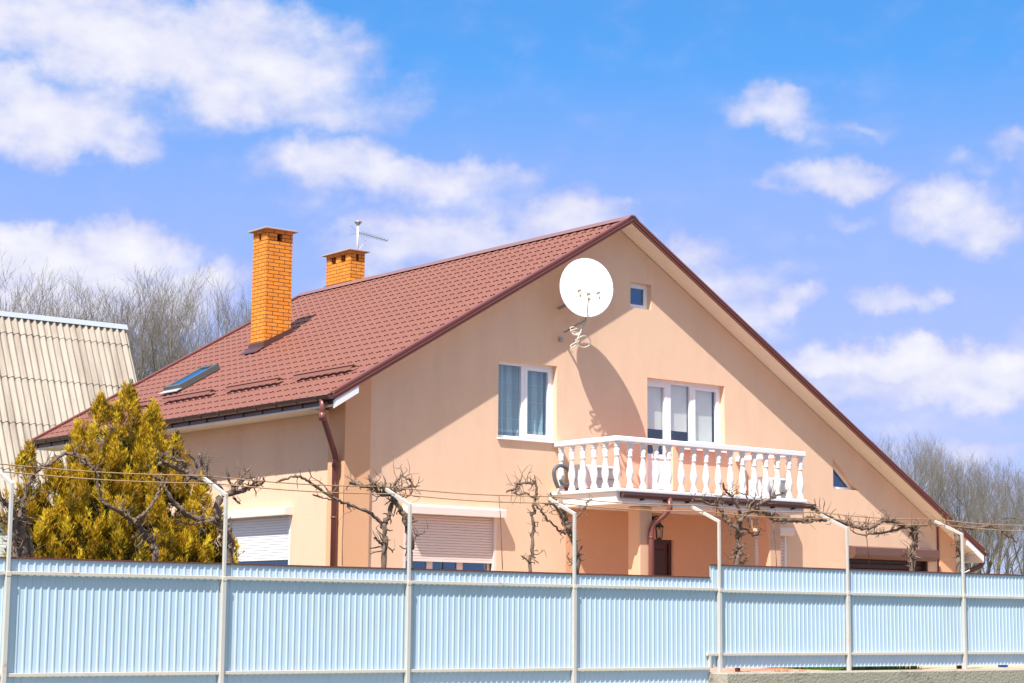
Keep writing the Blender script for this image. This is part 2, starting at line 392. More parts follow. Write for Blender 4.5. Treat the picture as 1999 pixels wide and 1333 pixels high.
def tag(o, label=None, cat=None, group=None, kind=None):
    if label: o['label'] = label
    if cat: o['category'] = cat
    if group: o['group'] = group
    if kind: o['kind'] = kind
    return o
def empty(name, loc=(0, 0, 0), label=None, cat=None, group=None):
    o = bpy.data.objects.new(name, None); o.empty_display_size = .2; col.objects.link(o)
    tag(o, label, cat, group); o.location = loc
    return o
def copy_tree(o, parent=None):
    c = o.copy(); col.objects.link(c)
    if parent: c.parent = parent
    for ch in list(o.children): copy_tree(ch, c)
    return c
# things are modelled in world coordinates; this sets a thing's empty at its base and moves its direct parts back
def settle(root, loc):
    loc = Vector(loc); root.location = loc
    for ch in root.children: ch.location = Vector(ch.location)-loc

# ================================================================ SETTING
GZ = .93
g = MB(); g.add([(-900, -3.45, GZ-.02), (900, -3.45, GZ-.02), (900, 1500, GZ-.02), (-900, 1500, GZ-.02)], [(0, 1, 2, 3)])
tag(g.build('ground', 'ground'), kind='structure')
g = MB(); g.add([(-900, -300, 0), (900, -300, 0), (900, -6.0, 0), (-900, -6.0, 0)], [(0, 1, 2, 3)])
tag(g.build('street', 'road'), kind='structure')
g = MB(); g.add([(-900, -6.0, .004), (900, -6, .004), (900, -3.95, .30), (-900, -3.95, .30)], [(0, 1, 2, 3)])
tag(g.build('verge', 'grass'), kind='structure')
g = MB(); g.box(-900, 4.09, -4.2, -3.45, -.3, .45)
tag(g.build('earth_bank', 'concrete'), kind='structure')

g = MB(); g.add([(-900, -3.44, GZ-.016), (-.6, -3.44, GZ-.016), (-.6, 900, GZ-.016), (-900, 900, GZ-.016)], [(0, 1, 2, 3)])
tag(g.build('garden_bed', 'soil'), kind='structure')
g = MB(); g.add([(-.6, 10.8, GZ-.016), (900, 10.8, GZ-.016), (900, 900, GZ-.016), (-.6, 900, GZ-.016)], [(0, 1, 2, 3)])
tag(g.build('meadow', 'grass'), kind='structure')

# ================================================================ HOUSE
house = empty('house', (0, 0, 0), 'peach rendered two storey house with brown tiled gable roof behind the blue fence', 'house')
XR, OV, SL = 5.3, .42, .585
ZR = 8.92
def zroof(x): return ZR-SL*abs(x-XR)
XL, XE = -.98, 15.0                       # eave lines (left, right)
YB = 10.72
WL, WR_ = -.45, 14.5
YW = 10.2
def holed(outer, holes, y, depth):
    """wall face at y with openings and their reveals"""
    mb = MB(); loops = [outer]+holes
    vs = [Vector((p[0], y, p[1])) for lp in loops for p in lp]
    tri = tessellate_polygon([[Vector((p[0], p[1], 0)) for p in lp] for lp in loops])
    mb.add(vs, [tuple(t) for t in tri])
    for h in holes:
        n = len(h); v = [(p[0], y, p[1]) for p in h]+[(p[0], y+depth, p[1]) for p in h]
        mb.add(v, [(i, (i+1) % n, n+(i+1) % n, n+i) for i in range(n)])
    return mb
rect = lambda a, b, c, d: [(a, c), (b, c), (b, d), (a, d)]
W1 = (2.61, 3.90, 4.80, 6.13); SW = (5.62, 6.13, 7.36, 7.83)
W2 = (6.03, 7.98, 4.92, 6.11); BD = (6.03, 6.66, 3.98)
SH1 = (.68, 2.60, 1.55, 3.50)
NS1 = (8.76, 9.10, 1.6, 3.4); NS2 = (9.30, 9.62, 1.6, 3.38)
DR = (5.72, 6.66, 1.02, 3.19); GD = (11.25, 13.72, .95, 3.2)
tri_w = [(10.93, 4.33), (11.64, 4.33), (10.93, 4.92)]
zs = lambda x: zroof(x)-.13
outer = [(WL, .5), (WR_, .5), (WR_, zs(WR_)), (XR, zs(XR)), (WL, zs(WL))]
w2hole = [(W2[0], BD[2]), (BD[1], BD[2]), (BD[1], W2[2]), (W2[1], W2[2]), (W2[1], W2[3]), (W2[0], W2[3])]
mb = holed(outer, [rect(*W1), rect(*SW), w2hole, rect(*SH1), rect(*NS2), rect(*NS1), rect(*DR), rect(*GD), tri_w], 0, .16)
mb.build('wall', 'paint', house, fix=False)
# side and back walls, with the side shutter opening
SSH = (1.64, 3.72, 1.6, 3.46)
mb = MB()
vs = [Vector((WL, p[0], p[1])) for lp in ([(0.001, .5), (YW, .5), (YW, zs(WL)), (.001, zs(WL))], rect(*SSH)) for p in lp]
tri = tessellate_polygon([[Vector((p[1], p[2], 0)) for p in vs[:4]], [Vector((p[1], p[2], 0)) for p in vs[4:]]])
mb.add(vs, [tuple(t) for t in tri])
h = rect(*SSH); mb.add([(WL, p[0], p[1]) for p in h]+[(WL+.16, p[0], p[1]) for p in h], [(i, (i+1) % 4, 4+(i+1) % 4, 4+i) for i in range(4)])
mb.build('side_wall', 'paint', house, fix=False)
mb = MB(); mb.add([(WR_, .001, .5), (WR_, YW, .5), (WR_, YW, zs(WR_)), (WR_, .001, zs(WR_))], [(0, 1, 2, 3)])
mb.add([(WL, YW, .5), (WR_, YW, .5), (WR_, YW, zs(WR_)), (XR, YW, zs(XR)), (WL, YW, zs(WL))], [(0, 1, 2, 3, 4)])
mb.build('back_wall', 'paint', house, fix=False)
# corner pilasters
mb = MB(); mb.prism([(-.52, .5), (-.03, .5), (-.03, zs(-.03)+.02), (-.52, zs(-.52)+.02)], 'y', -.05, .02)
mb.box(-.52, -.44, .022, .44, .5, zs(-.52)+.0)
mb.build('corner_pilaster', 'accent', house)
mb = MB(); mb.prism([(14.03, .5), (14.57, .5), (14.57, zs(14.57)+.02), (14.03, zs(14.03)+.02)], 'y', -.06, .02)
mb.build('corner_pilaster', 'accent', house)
# inner dark linings behind the openings so that rooms read dark
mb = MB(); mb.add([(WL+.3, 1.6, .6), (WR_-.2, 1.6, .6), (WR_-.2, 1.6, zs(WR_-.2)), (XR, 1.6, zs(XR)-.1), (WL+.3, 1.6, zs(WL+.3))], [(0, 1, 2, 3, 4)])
mb.build('room_dark_sheet', 'dark', house, fix=False)

# ---- roof, left slope: metal tile with waves and steps
PW, ST = .235, .305
def tile_slope(xe, sgn, name, ny_per=12, y0=-OV, y1=YB):
    Ls = math.hypot(xe-XR, SL*(xe-XR))
    ca, sa = math.cos(math.atan(SL)), math.sin(math.atan(SL))
    ny = int((y1-y0)/PW*ny_per)
    ys = [y0+(y1-y0)*i/ny for i in range(ny+1)]
    rows = []
    nr = int(Ls/ST)+1
    for r in range(nr):
        u0 = r*ST; u1 = min((r+1)*ST, Ls)
        rows.append((u0, 0)); rows.append(((u0+u1)/2, .5)); rows.append((u1, 1)); 
        if u1 >= Ls: break
    def rowv(u, t):
        o_ = []
        for y in ys:
            ph = (y/PW) % 1.0
            wv_ = .5-.5*math.cos(2*math.pi*ph)
            b1_ = max(0, 1-abs(ph-.40)/.15); b2_ = max(0, 1-abs(ph-.70)/.15)
            bb = min(1, 1.6*max(b1_, b2_))
            hh = .020*wv_+(.022*bb if t == 1 else 0)+(.003 if t == .5 else 0)
            uu = u+((.010*b1_+.05*b2_) if t == 1 else 0)+((.05*b2_-.034*bb) if t == 0 else 0)
            o_.append((XR+sgn*(uu*ca+hh*sa), y, ZR-.03-uu*sa+hh*ca))
        return o_
    mb = MB(); n = ny+1
    strip = [(k, k+1, n+k+1, n+k) for k in range(ny)]
    for r in range(nr):
        u0 = r*ST; u1 = min((r+1)*ST, Ls); um = u0+(u1-u0)*.55
        if u1-u0 < .02: break
        A, B, C_ = rowv(u0, 0), rowv(um, .5), rowv(u1, 1)
        mb.add(A+B+C_, strip+[tuple(i+n for i in f) for f in strip], True)
        if u1 < Ls: mb.add(C_+rowv(u1, 0), strip, False)
    return mb.build(name, 'roof', house, fix=False)
rf = tile_slope(XL, -1, 'roof', 14)
rr = tile_slope(XE, 1, 'roof', 4)
# under-roof board (closes the slope from below)
def slope_slab(xa, xb, y0, y1, dz0, dz1):
    mb = MB(); mb.prism([(xa, zroof(xa)+dz0), (xb, zroof(xb)+dz0), (xb, zroof(xb)+dz1), (xa, zroof(xa)+dz1)], 'y', y0, y1); return mb
s1 = slope_slab(XL+.04, XR, -OV+.012, YB-.03, -.115, -.05)
s2 = slope_slab(XR, XE-.04, -OV+.012, YB-.03, -.115, -.05)
s1.build('soffit', 'soffit', house); s2.build('soffit', 'soffit', house)
# verge trims: brown face with a rolled top, front and back
def verge(y, d, xa, xb):
    mb = MB()
    za, zb = zroof(xa), zroof(xb)
    mb.prism([(xa, za-.10), (xb, zb-.10), (xb, zb-.005), (xa, za-.005)], 'y', y, y+d*.018)
    mb.prism([(xa, za-.005), (xb, zb-.005), (xb, zb+.030), (xa, za+.030)], 'y', y-d*.012, y+d*.11)
    mb.prism([(xa, za-.062), (xb, zb-.062), (xb, zb-.045), (xa, za-.045)], 'y', y-d*.018, y-d*.001)
    mb.prism([(xa, za-.117), (xb, zb-.117), (xb, zb-.1), (xa, za-.1)], 'y', y-d*.01, y+d*.03)
    return mb
verge(-OV, 1, XL-.01, XR).build('verge_trim', 'trim', house); verge(-OV, 1, XE+.01, XR).build('verge_trim', 'trim', house)
verge(YB, -1, XL-.01, XR).build('verge_trim', 'trim', house); verge(YB, -1, XE+.01, XR).build('verge_trim', 'trim', house)
# ridge cap
mb = MB(); mb.prism([(XR-.14, ZR-.062), (XR-.13, ZR-.045), (XR-.04, ZR+.03), (XR+.04, ZR+.03), (XR+.13, ZR-.045), (XR+.14, ZR-.062), (XR+.04, ZR+.01), (XR-.04, ZR+.01)], 'y', -OV-.02, YB+.02)
mb.build('ridge_cap', 'ridge', house)
# eave boards (white) at verge ends
mb = MB(); mb.prism([(XL+.0, zroof(XL)-.12), (-.52, zroof(-.52)-.12), (-.52, zroof(-.52)-.24), (XL+.0, zroof(XL)-.25)], 'y', -OV+.0, -OV+.03)
mb.build('barge_board', 'white', house)
mb = MB(); mb.prism([(14.45, zroof(14.45)-.12), (XE-.02, zroof(XE)-.12), (XE-.02, zroof(XE)-.25), (14.45, zroof(14.45)-.24)], 'y', -OV+.0, -OV+.03)
mb.build('barge_board', 'white', house)
# boxed eaves underside
mb = MB(); mb.prism([(XL+.03, .46), (WL-.005, .46), (WL-.005, YB-.05), (XL+.03, YB-.05)], 'z', zroof(XL)-.20, zroof(XL)-.18)
mb.build('eave_soffit', 'soffit', house)
mb = MB(); mb.box(WR_+.005, XE-.03, .03, YB-.05, zroof(XE)-.26, zroof(XE)-.235)
mb.build('eave_soffit', 'soffit', house)
mb = MB(); mb.box(XL-.0, XL+.028, -OV+.032, YB-.05, zroof(XL)-.185, zroof(XL)-.02)
mb.build('fascia_board', 'gutter', house)
mb = MB(); mb.box(XL-.004, XL+.03, -OV+.032, YB-.05, zroof(XL)-.215, zroof(XL)-.187)
mb.build('fascia_lip', 'soffit', house)
mb = MB(); mb.box(XE-.028, XE, -OV+.032, YB-.05, zroof(XE)-.265, zroof(XE)-.02)
mb.build('fascia_board', 'white', house)
# gutters
def gutter(x, z, sgn, y0, y1):
    mb = MB(); n = 9; r = .07
    pr = [(x+r*math.cos(a), z+r*math.sin(a)) for a in [math.pi+math.pi*i/n for i in range(n+1)]]
    pi_ = [(x+(r-.004)*math.cos(a), z+(r-.004)*math.sin(a)) for a in [math.pi+math.pi*i/n for i in range(n+1)]]
    mb.prism(pr+pi_[::-1], 'y', y0, y1)
    mb.prism(pr, 'y', y0-.004, y0+.01); mb.prism(pr, 'y', y1-.01, y1+.004)
    mb.tube([(x+sgn*(r), y0, z), (x+sgn*(r), y1, z)], .009, 6)
    g_ = mb.build('gutter', 'gutter', house)
    return g_
gz = zroof(XL)-.045
gl = gutter(XL-.075, gz, -1, -OV-.02, YB)
y = -.1
while y < YB:
    b = MB(); pts = [(XL-.075+.072*math.cos(a), y, gz+.072*math.sin(a)) for a in [math.pi*.98+math.pi*1.04*i/8 for i in range(9)]]
    b.tube(pts, .011, 4); b.bar((XL-.003, y, gz), (XL-.003, y, gz-.13), .03); b.build('bracket', 'gutter', gl); y += .62
gr = gutter(XE+.075, zroof(XE)-.06, 1, -OV-.02, YB)
# downpipes
mb = MB()
p = [(XL-.075, -.25, gz-.06), (XL-.075, -.25, gz-.24), (XL+.0, -.17, gz-.36), (XL+.36, -.0, gz-.86), (XL+.385, -.0, gz-1.0)]
px_, py_ = -.60, .1
p = [(XL-.075, -.2, gz-.05), (XL-.075, -.2, gz-.22), (XL-.04, -.17, gz-.33), (px_-.05, .07, gz-.82), (px_, py_, gz-.92), (px_, py_, .95)]
mb.tube(p, .048, 12)
for z in (gz-.26, gz-.95): mb.tube([(XL-.075 if z > gz-.5 else px_, -.2 if z > gz-.5 else py_, z), (XL-.07 if z > gz-.5 else px_, -.195 if z > gz-.5 else py_, z-.13)], .054, 12)
mb.tube([(px_, py_, 3.3), (px_, py_, 3.33)], .055, 12)
mb.build('downpipe', 'pipe', house)
mb = MB()
gzr = zroof(XE)-.06
mb.tube([(XE+.075, -.3, gzr-.05), (XE+.075, -.3, gzr-.2), (XE+.03, -.28, gzr-.28), (14.68, -.1, gzr-.45), (14.64, -.06, gzr-.55), (14.64, -.06, .95)], .06, 12)
mb.build('downpipe', 'gutter', house)
mb = MB(); 
mb.box(14.005, 14.03, -.03, -.001, 2.2, zs(14.02)-.0)  # brown strip stands in for the shaded left face of the pilaster
mb.build('pilaster_shade', 'pipe', house)

# ---- chimneys
def chimney(x0, x1, y0, y1, z0, z1, flashz, holes_left, holes_front):
    c = MB(); hz0, hz1 = z1-.21, z1-.065
    c.box(x0, x1, y0, y1, z0, hz0); c.box(x0, x1, y0, y1, hz1, z1)
    # piers between the smoke holes
    def piers(a, b, n, fn):
        hw = (b-a)*.20; pw = ((b-a)-n*hw)/(n+1)
        for i in range(n+1): fn(a+i*(pw+hw), a+i*(pw+hw)+pw)
    piers(x0, x1, holes_front, lambda a, b: c.box(a, b, y0, y0+.119, hz0, hz1))
    piers(x0, x1, holes_front, lambda a, b: c.box(a, b, y1-.119, y1, hz0, hz1))
    piers(y0, y1, holes_left, lambda a, b: c.box(x0, x0+.118, max(a, y0+.1195), min(b, y1-.1195), hz0, hz1))
    piers(y0, y1, holes_left, lambda a, b: c.box(x1-.118, x1, max(a, y0+.1195), min(b, y1-.1195), hz0, hz1))
    ch = c.build('chimney', 'brick', house, fix=False)
    MB().box(x0+.13, x1-.13, y0+.13, y1-.13, hz0+.002, hz1-.002).build('flue', 'dark', ch)
    k = MB(); k.bev(x0-.08, x1+.08, y0-.08, y1+.08, z1, z1+.035, .008)
    k.build('chimney_cap', 'caps', ch)
    return ch
c1 = chimney(1.98, 2.58, 6.72, 7.24, 6.5, 9.36, 0, 1, 1)
f = MB()
zf = lambda x: zroof(x)
f.prism([(1.95, zf(1.95)-.02), (1.95, zf(1.95)+.14), (2.61, zf(2.61)+.10), (2.61, zf(2.61)-.02)], 'y', 6.69, 7.27)
f.prism([(1.78, zf(1.78)+.035), (1.95, zf(1.95)+.05), (1.95, zf(1.95)+.03), (1.78, zf(1.78)+.015)], 'y', 6.66, 7.30)
f.build('flashing', 'gutter', c1)
c2 = chimney(5.36, 5.74, 8.85, 9.80, 8.4, 9.66, 0, 2, 1)
f = MB(); f.box(5.33, 5.77, 8.82, 9.83, 8.6, 8.99); f.build('flashing', 'trim', c2)

# ---- skylight on the left slope
ca, sa = math.cos(math.atan(SL)), math.sin(math.atan(SL))
def on_slope(u, y, h):      # u is measured from the ridge down the left slope
    return Vector((XR-u*ca-h*sa, y, ZR-u*sa+h*ca))
def slope_box(mb, u0, u1, y0, y1, h0, h1):
    vs = [on_slope(u, y, h) for h in (h0, h1) for y in (y0, y1) for u in (u0, u1)]
    return mb.add(vs, [(0, 2, 3, 1), (4, 5, 7, 6), (0, 1, 5, 4), (2, 6, 7, 3), (0, 4, 6, 2), (1, 3, 7, 5)])
us = lambda x: (XR-x)/ca
ua, ub, ya, yb = us(1.24), us(.40), 7.10, 7.74
sk = MB(); t = .075
slope_box(sk, ua, ua+t, ya, yb, 0, .11); slope_box(sk, ub-t, ub, ya, yb, 0, .11)
slope_box(sk, ua+t, ub-t, ya, ya+t, 0, .108); slope_box(sk, ua+t, ub-t, yb-t, yb, 0, .108)
skl = sk.build('skylight', 'frame_grey', house)
p_ = MB(); slope_box(p_, ua+t, ub-t, ya+t, yb-t, .07, .09); p_.build('pane', 'skyglass', skl)
p_ = MB(); slope_box(p_, ua+t, ub-t, ya+t, yb-t, .03, .035); p_.build('lining', 'dark', skl)
p_ = MB(); slope_box(p_, ub, ub+.14, ya-.04, yb+.04, .03, .045); p_.build('flashing', 'zinc', skl)
# ---- snow guards
for (a, b) in ((.30, 2.10), (2.60, 4.38), (4.92, 6.75), (7.2, 8.2), (8.5, 9.6)):
    s = MB(); u0 = us(-.13); a0 = []
    prof = [(u0-.09, .03), (u0-.02, .10), (u0+.02, .10), (u0+.0, .092), (u0+.085, .045), (u0+.08, .04), (u0-.01, .084), (u0-.08, .025)]
    vs = [on_slope(u, yy, hh) for yy in (a, b) for u, hh in prof]; n = len(prof)
    s.add(vs, [(i, (i+1) % n, n+(i+1) % n, n+i) for i in range(n)]+[tuple(range(n)), tuple(range(2*n-1, n-1, -1))])
    s.build('snow_guard', 'roof', house)

# ---- windows
def frame_rect(mb, x0, x1, z0, z1, t, y0, y1):
    mb.box(x0, x1, y0, y1, z0, z0+t); mb.box(x0, x1, y0, y1, z1-t, z1)
    mb.box(x0, x0+t, y0, y1, z0+t, z1-t); mb.box(x1-t, x1, y0, y1, z0+t, z1-t)
# first-floor window with net curtain
fr = MB(); a, b, c_, d = W1
frame_rect(fr, a, b, c_, d, .055, .115, .175)
xm = 3.235
fr.box(xm-.035, xm+.035, .113, .177, c_+.055, d-.055)
frame_rect(fr, xm+.035, b-.055, c_+.055, d-.055, .055, .105, .165)
win = fr.build('window', 'pvc', house)
win['label'] = 'two light white window with teal net curtain'
p_ = MB(); p_.box(a+.055, xm-.035, .14, .146, c_+.055, d-.055); p_.box(xm+.09, b-.11, .135, .141, c_+.11, d-.11); p_.build('pane', 'glass', win)
p_ = MB(); nx = 120; vs = []
rnd = random.Random(3)
phs = [rnd.uniform(0, 6.28) for _ in range(4)]
for i in range(nx+1):
    x = a+.02+(b-a-.04)*i/nx
    yy = .27+.03*math.sin(x*34+phs[0])+.018*math.sin(x*57+phs[1])+.012*math.sin(x*91+phs[2])
    for z in (c_-.1, d+.1): vs.append((x, yy, z))
p_.add(vs, [(2*i, 2*i+2, 2*i+3, 2*i+1) for i in range(nx)], True); p_.build('curtain', 'curtain', win, fix=False)
s = MB(); s.box(a-.02, b+.02, -.05, .115, c_-.03, c_-.004); s.build('sill', 'pvc', win)
s = MB(); 
for z in (4.93, 5.16, 5.48, 5.78): 
    vs = []
    for i in range(nx+1):
        x = a+.02+(b-a-.04)*i/nx
        yy = .262+.03*math.sin(x*34+phs[0])+.018*math.sin(x*57+phs[1])+.012*math.sin(x*91+phs[2])
        vs += [(x, yy, z), (x, yy, z+(.05 if z < 5.0 else .008))]
    s.add(vs, [(2*i, 2*i+2, 2*i+3, 2*i+1) for i in range(nx)])
s.build('curtain_band', 'lace', win, fix=False)
# balcony window and door
fr = MB(); a, b, c_, d = W2
x1 = BD[1]; xm2 = 7.235
fr.box(a, b, .115, .175, d-.06, d)
fr.box(b-.06, b, .115, .175, c_, d-.06); fr.box(x1-.03, x1+.05, .110, .178, BD[2], d-.06)
fr.box(x1+.05, b-.06, .115, .175, c_, c_+.07); fr.box(xm2-.035, xm2+.035, .112, .176, c_+.07, d-.06)
frame_rect(fr, xm2+.035, b-.06, c_+.07, d-.06, .055, .104, .165)
win = fr.build('window', 'pvc', house); win['label'] = 'three light white balcony window with beige blinds'
p_ = MB(); p_.box(x1+.05, xm2-.035, .14, .146, c_+.07, d-.06); p_.box(xm2+.09, b-.115, .136, .142, c_+.125, d-.115); p_.build('pane', 'glass', win)
s = MB(); s.box(x1+.05, b+.02, -.09, .114, c_-.035, c_-.004); s.box(x1+.05, b+.02, -.09, -.075, c_-.075, c_-.036); s.build('sill', 'pvc', win)
s = MB(); s.box(x1+.06, xm2-.04, .20, .206, 5.23, d); s.box(x1+.06, xm2-.04, .198, .21, 5.205, 5.23); s.build('blind', 'blind', win)
s = MB(); s.box(xm2+.06, b-.14, .20, .206, c_+.02, d); s.build('blind', 'blind', win)
dr = MB(); a_ = BD[0]
frame_rect(dr, a_, x1-.03, BD[2], d-.06, .075, .108, .17)
dr.box(a_+.075, x1-.105, .112, .168, 4.66, 4.74); dr.box(a_+.075, x1-.105, .125, .155, BD[2]+.075, 4.66)
dw = dr.build('balcony_door', 'pvc', house)
p_ = MB(); p_.box(a_+.075, x1-.105, .14, .146, 4.74, d-.135); p_.build('pane', 'glass', dw)
s = MB(); s.box(a_+.03, x1-.06, .20, .206, 5.23, d); s.box(a_+.03, x1-.06, .198, .21, 5.205, 5.23); s.build('blind', 'blind', dw)
# small attic window
fr = MB(); a, b, c_, d = SW; frame_rect(fr, a, b, c_, d, .085, .115, .17)
win = fr.build('window', 'pvc', house); win['label'] = 'small square attic window'
p_ = MB(); p_.box(a+.085, b-.085, .135, .141, c_+.085, d-.085); p_.build('pane', 'glassd', win)
# triangular window
fr = MB()
def inset_tri(tri, t):
    (x0, z0), (x1_, z1_), (x2, z2) = tri
    L_ = math.hypot(x1_-x0, z2-z0); k = t
    hx = x1_-x0; hz = z2-z0
    # inner offsets: left x0+t, bottom z0+t, hypotenuse shifted
    c0 = (x0+t, z0+t)
    off = t*L_/hz
    zt = lambda x: z0+hz*(1-(x-x0+off)/hx) if False else z0+hz*(1-(x-x0)/hx)-t*L_/hx
    xr = x0+hx*(1-(t+t*L_/hx)/hz)
    return [c0, (xr, z0+t), (x0+t, zt(x0+t))]
inn = inset_tri(tri_w, .05)
for i in range(3):
    j = (i+1) % 3; q = [tri_w[i], tri_w[j], inn[j], inn[i]]; fr.prism(q, 'y', .11, .16)
win = fr.build('window', 'pvc', house); win['label'] = 'triangular window under the long eave'
p_ = MB(); p_.prism(inn, 'y', .13, .137); p_.build('pane', 'glassd', win)

# ---- roller shutters
def slats(mb, x0, x1, z0, z1, y, p=.045, dep=.012):
    z = z1
    prof = []
    while z > z0:
        zz = max(z-p, z0); prof += [(y+.004, z), (y-dep, z-.008), (y-dep, zz+.008), (y+.004, zz)]; z = zz
    n = len(prof); vs = [(x, q[0], q[1]) for x in (x0, x1) for q in prof]
    mb.add(vs, [(i, i+1, n+i+1, n+i) for i in range(n-1)])
s = MB(); slats(s, .735, 2.55, 2.70, 3.47, .06); sh = s.build('roller_shutter', 'shutter', house, fix=False)
sh['label'] = 'pale pink front roller shutter'
MB().box(.68, .735, .0, .08, 1.6, 3.5).build('guide_rail', 'shutter', sh); MB().box(2.55, 2.60, .0, .08, 1.6, 3.5).build('guide_rail', 'shutter', sh); MB().box(.735, 2.55, .045, .065, 2.665, 2.70).build('bottom_bar', 'shutter', sh)
s = MB(); s.prism([(.0, 3.43), (-.19, 3.43), (-.19, 3.545), (-.17, 3.565), (.0, 3.59)], 'x', .66, 2.66); s.build('shutter_box', 'shutbox', sh)
fr = MB(); a, b, c_, d = .735, 2.55, 1.6, 3.4
frame_rect(fr, a, b, c_, d, .05, .12, .16)
for xx in (1.30, 1.92): fr.box(xx-.06, xx+.06, .118, .162, c_+.05, d-.05)
win = fr.build('window', 'shutbox', house)
p_ = MB(); p_.box(a+.05, b-.05, .14, .145, c_+.05, d-.05); p_.build('pane', 'glassd', win)
# side-wall shutter
def slats_x(mb, y0, y1, z0, z1, x, p=.045, dep=.012):
    z = z1; prof = []
    while z > z0:
        zz = max(z-p, z0); prof += [(x+.004, z), (x-dep, z-.008), (x-dep, zz+.008), (x+.004, zz)]; z = zz
    n = len(prof); vs = [(q[0], y_, q[1]) for y_ in (y0, y1) for q in prof]
    mb.add(vs, [(i, i+1, n+i+1, n+i) for i in range(n-1)])
s = MB(); slats_x(s, 1.69, 3.67, 2.68, 3.44, WL+.06); sh = s.build('roller_shutter', 'white', house, fix=False)
sh['label'] = 'white side roller shutter beside the conifer'
MB().box(WL, WL+.08, 1.64, 1.69, 1.6, 3.46).build('guide_rail', 'white', sh); MB().box(WL, WL+.08, 3.67, 3.72, 1.6, 3.46).build('guide_rail', 'white', sh)
s = MB(); s.prism([(WL, 3.42), (WL-.15, 3.42), (WL-.15, 3.52), (WL-.13, 3.54), (WL, 3.56)], 'y', 1.58, 3.78); s.build('shutter_box', 'shutbox', sh)
p_ = MB(); p_.box(WL+.12, WL+.13, 1.64, 3.72, 1.6, 2.7); p_.build('pane', 'glassd', sh)
# narrow shutters by the porch column
for (a, b, c_, d) in (NS1, NS2):
    s = MB(); slats(s, a+.03, b-.05, c_, d, .06, .06); sh = s.build('roller_shutter', 'shutter', house, fix=False)
    sh['label'] = 'narrow roller shutter under the balcony'
    MB().box(a, a+.03, .01, .08, c_, d).build('guide_rail', 'white', sh); MB().box(b-.05, b, .01, .08, c_, d).build('guide_rail', 'white', sh)
    s = MB(); s.prism([(.0, d-.02), (-.13, d-.02), (-.15, d+.01), (-.15, d+.12), (.0, d+.14)], 'x', a-.05, b+.05); s.build('shutter_box', 'shutbox', sh)
# garage door
s = MB(); slats(s, 11.3, 13.67, .95, 3.0, .12, .10, .02); gd = s.build('garage_door', 'garage', house, fix=False)
MB().box(11.25, 11.3, .02, .15, .95, 3.2).build('guide_rail', 'garage', gd); MB().box(13.67, 13.72, .02, .15, .95, 3.2).build('guide_rail', 'garage', gd)
s = MB(); s.prism([(.0, 2.98), (-.12, 2.98), (-.20, 3.06), (-.20, 3.20), (.0, 3.235)], 'x', 11.32, 13.83); s.build('shutter_box', 'garagebox', gd)
# front door
s = MB(); s.box(DR[0], DR[1], .08, .14, DR[2], DR[3]-.001); dd = s.build('front_door', 'door', house)
s = MB(); frame_rect(s, DR[0]+.001, DR[1]-.001, DR[2], DR[3]-.002, .07, .05, .079)
for (x0, x1_, z0, z1_) in ((.12, .42, .3, .95), (.52, .82, .3, .95), (.12, .42, 1.1, 2.0), (.52, .82, 1.1, 2.0)):
    s.bev(DR[0]+x0, DR[0]+x1_, .062, .081, DR[2]+z0, DR[2]+z1_, .008)
s.build('door_frame', 'garage', dd)
s = MB(); s.bar((6.20, .02, 2.2), (6.32, .02, 2.2), .022); s.bar((6.20, .02, 2.2), (6.20, .08, 2.2), .022); s.build('door_handle', 'grey', dd)
mbp = holed([(4.12, .5), (9.14, .5), (9.14, 3.655), (4.12, 3.655)], [rect(*DR), rect(*NS1)], -.006, .0055)  # thin panel over the gable wall, deeper orange than the main wall
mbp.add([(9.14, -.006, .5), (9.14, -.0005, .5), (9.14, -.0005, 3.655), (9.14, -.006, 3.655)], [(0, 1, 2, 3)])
mbp.build('porch_panel', 'porch', house, fix=False)
# porch columns
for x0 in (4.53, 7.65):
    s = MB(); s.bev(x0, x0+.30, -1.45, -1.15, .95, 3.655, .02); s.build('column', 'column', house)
# balcony
BX0, BX1, BY = 3.86, 8.36, -1.62
s = MB(); s.box(BX0, BX1, BY, -.002, 3.66, 3.86)
bal = s.build('balcony', 'white', house)
s = MB(); s.bev(BX0-.06, BX1+.04, BY-.06, -.003, 3.862, 3.925, .012); s.build('slab_edge', 'white', bal)
s = MB(); s.box(BX0+.2, BX1-.2, BY+.2, -.004, 3.925, 3.945); s.box(BX0+.2, BX1-.2, -.03, -.004, 3.945, 4.09); s.build('floor_tile', 'tile', bal)
HR = 4.70
s = MB(); s.bev(BX0-.04, BX1+.04, BY-.045, BY+.115, HR, HR+.095, .015)
s.bev(BX0-.04, BX0+.12, BY+.117, -.002, HR, HR+.094, .015); s.bev(BX1-.12, BX1+.04, BY+.117, -.002, HR, HR+.094, .015)
s.build('handrail', mat('chipped_white_handrail', (.86, .86, .86), .5, var=.02, stain=(.35, .36, .4), stainf=(.70, .74), sscale=9), bal)
prof = [(.062, 0), (.062, .05), (.045, .06), (.052, .085), (.034, .10), (.042, .14), (.066, .24), (.066, .28), (.05, .38), (.034, .50), (.034, .53), (.046, .54), (.046, .56), (.036, .57), (.056, .62), (.056, .645), (.036, .69), (.05, .70), (.05, .715), (.04, .725), (.058, .735), (.058, .775)]
k = (HR-3.925)/.775
prof = [(r, z*k) for r, z in prof]
bm0 = MB(); bm0.lathe(prof, 14); b0 = bm0.build('baluster', 'white', bal)
pos = [(BX0+.04+(BX1-BX0-.08)*i/15, BY+.035) for i in range(16)]
pos += [(BX0+.04, BY+.035+(1.58-.035)*j/5.3) for j in range(1, 6)]+[(BX1-.04, BY+.035+(1.58-.035)*j/5.3) for j in range(1, 6)]
for i, (x, y) in enumerate(pos):
    o = b0 if i == 0 else b0.copy()
    if i: col.objects.link(o); o.parent = bal
    o.location = (x, y, 3.925)
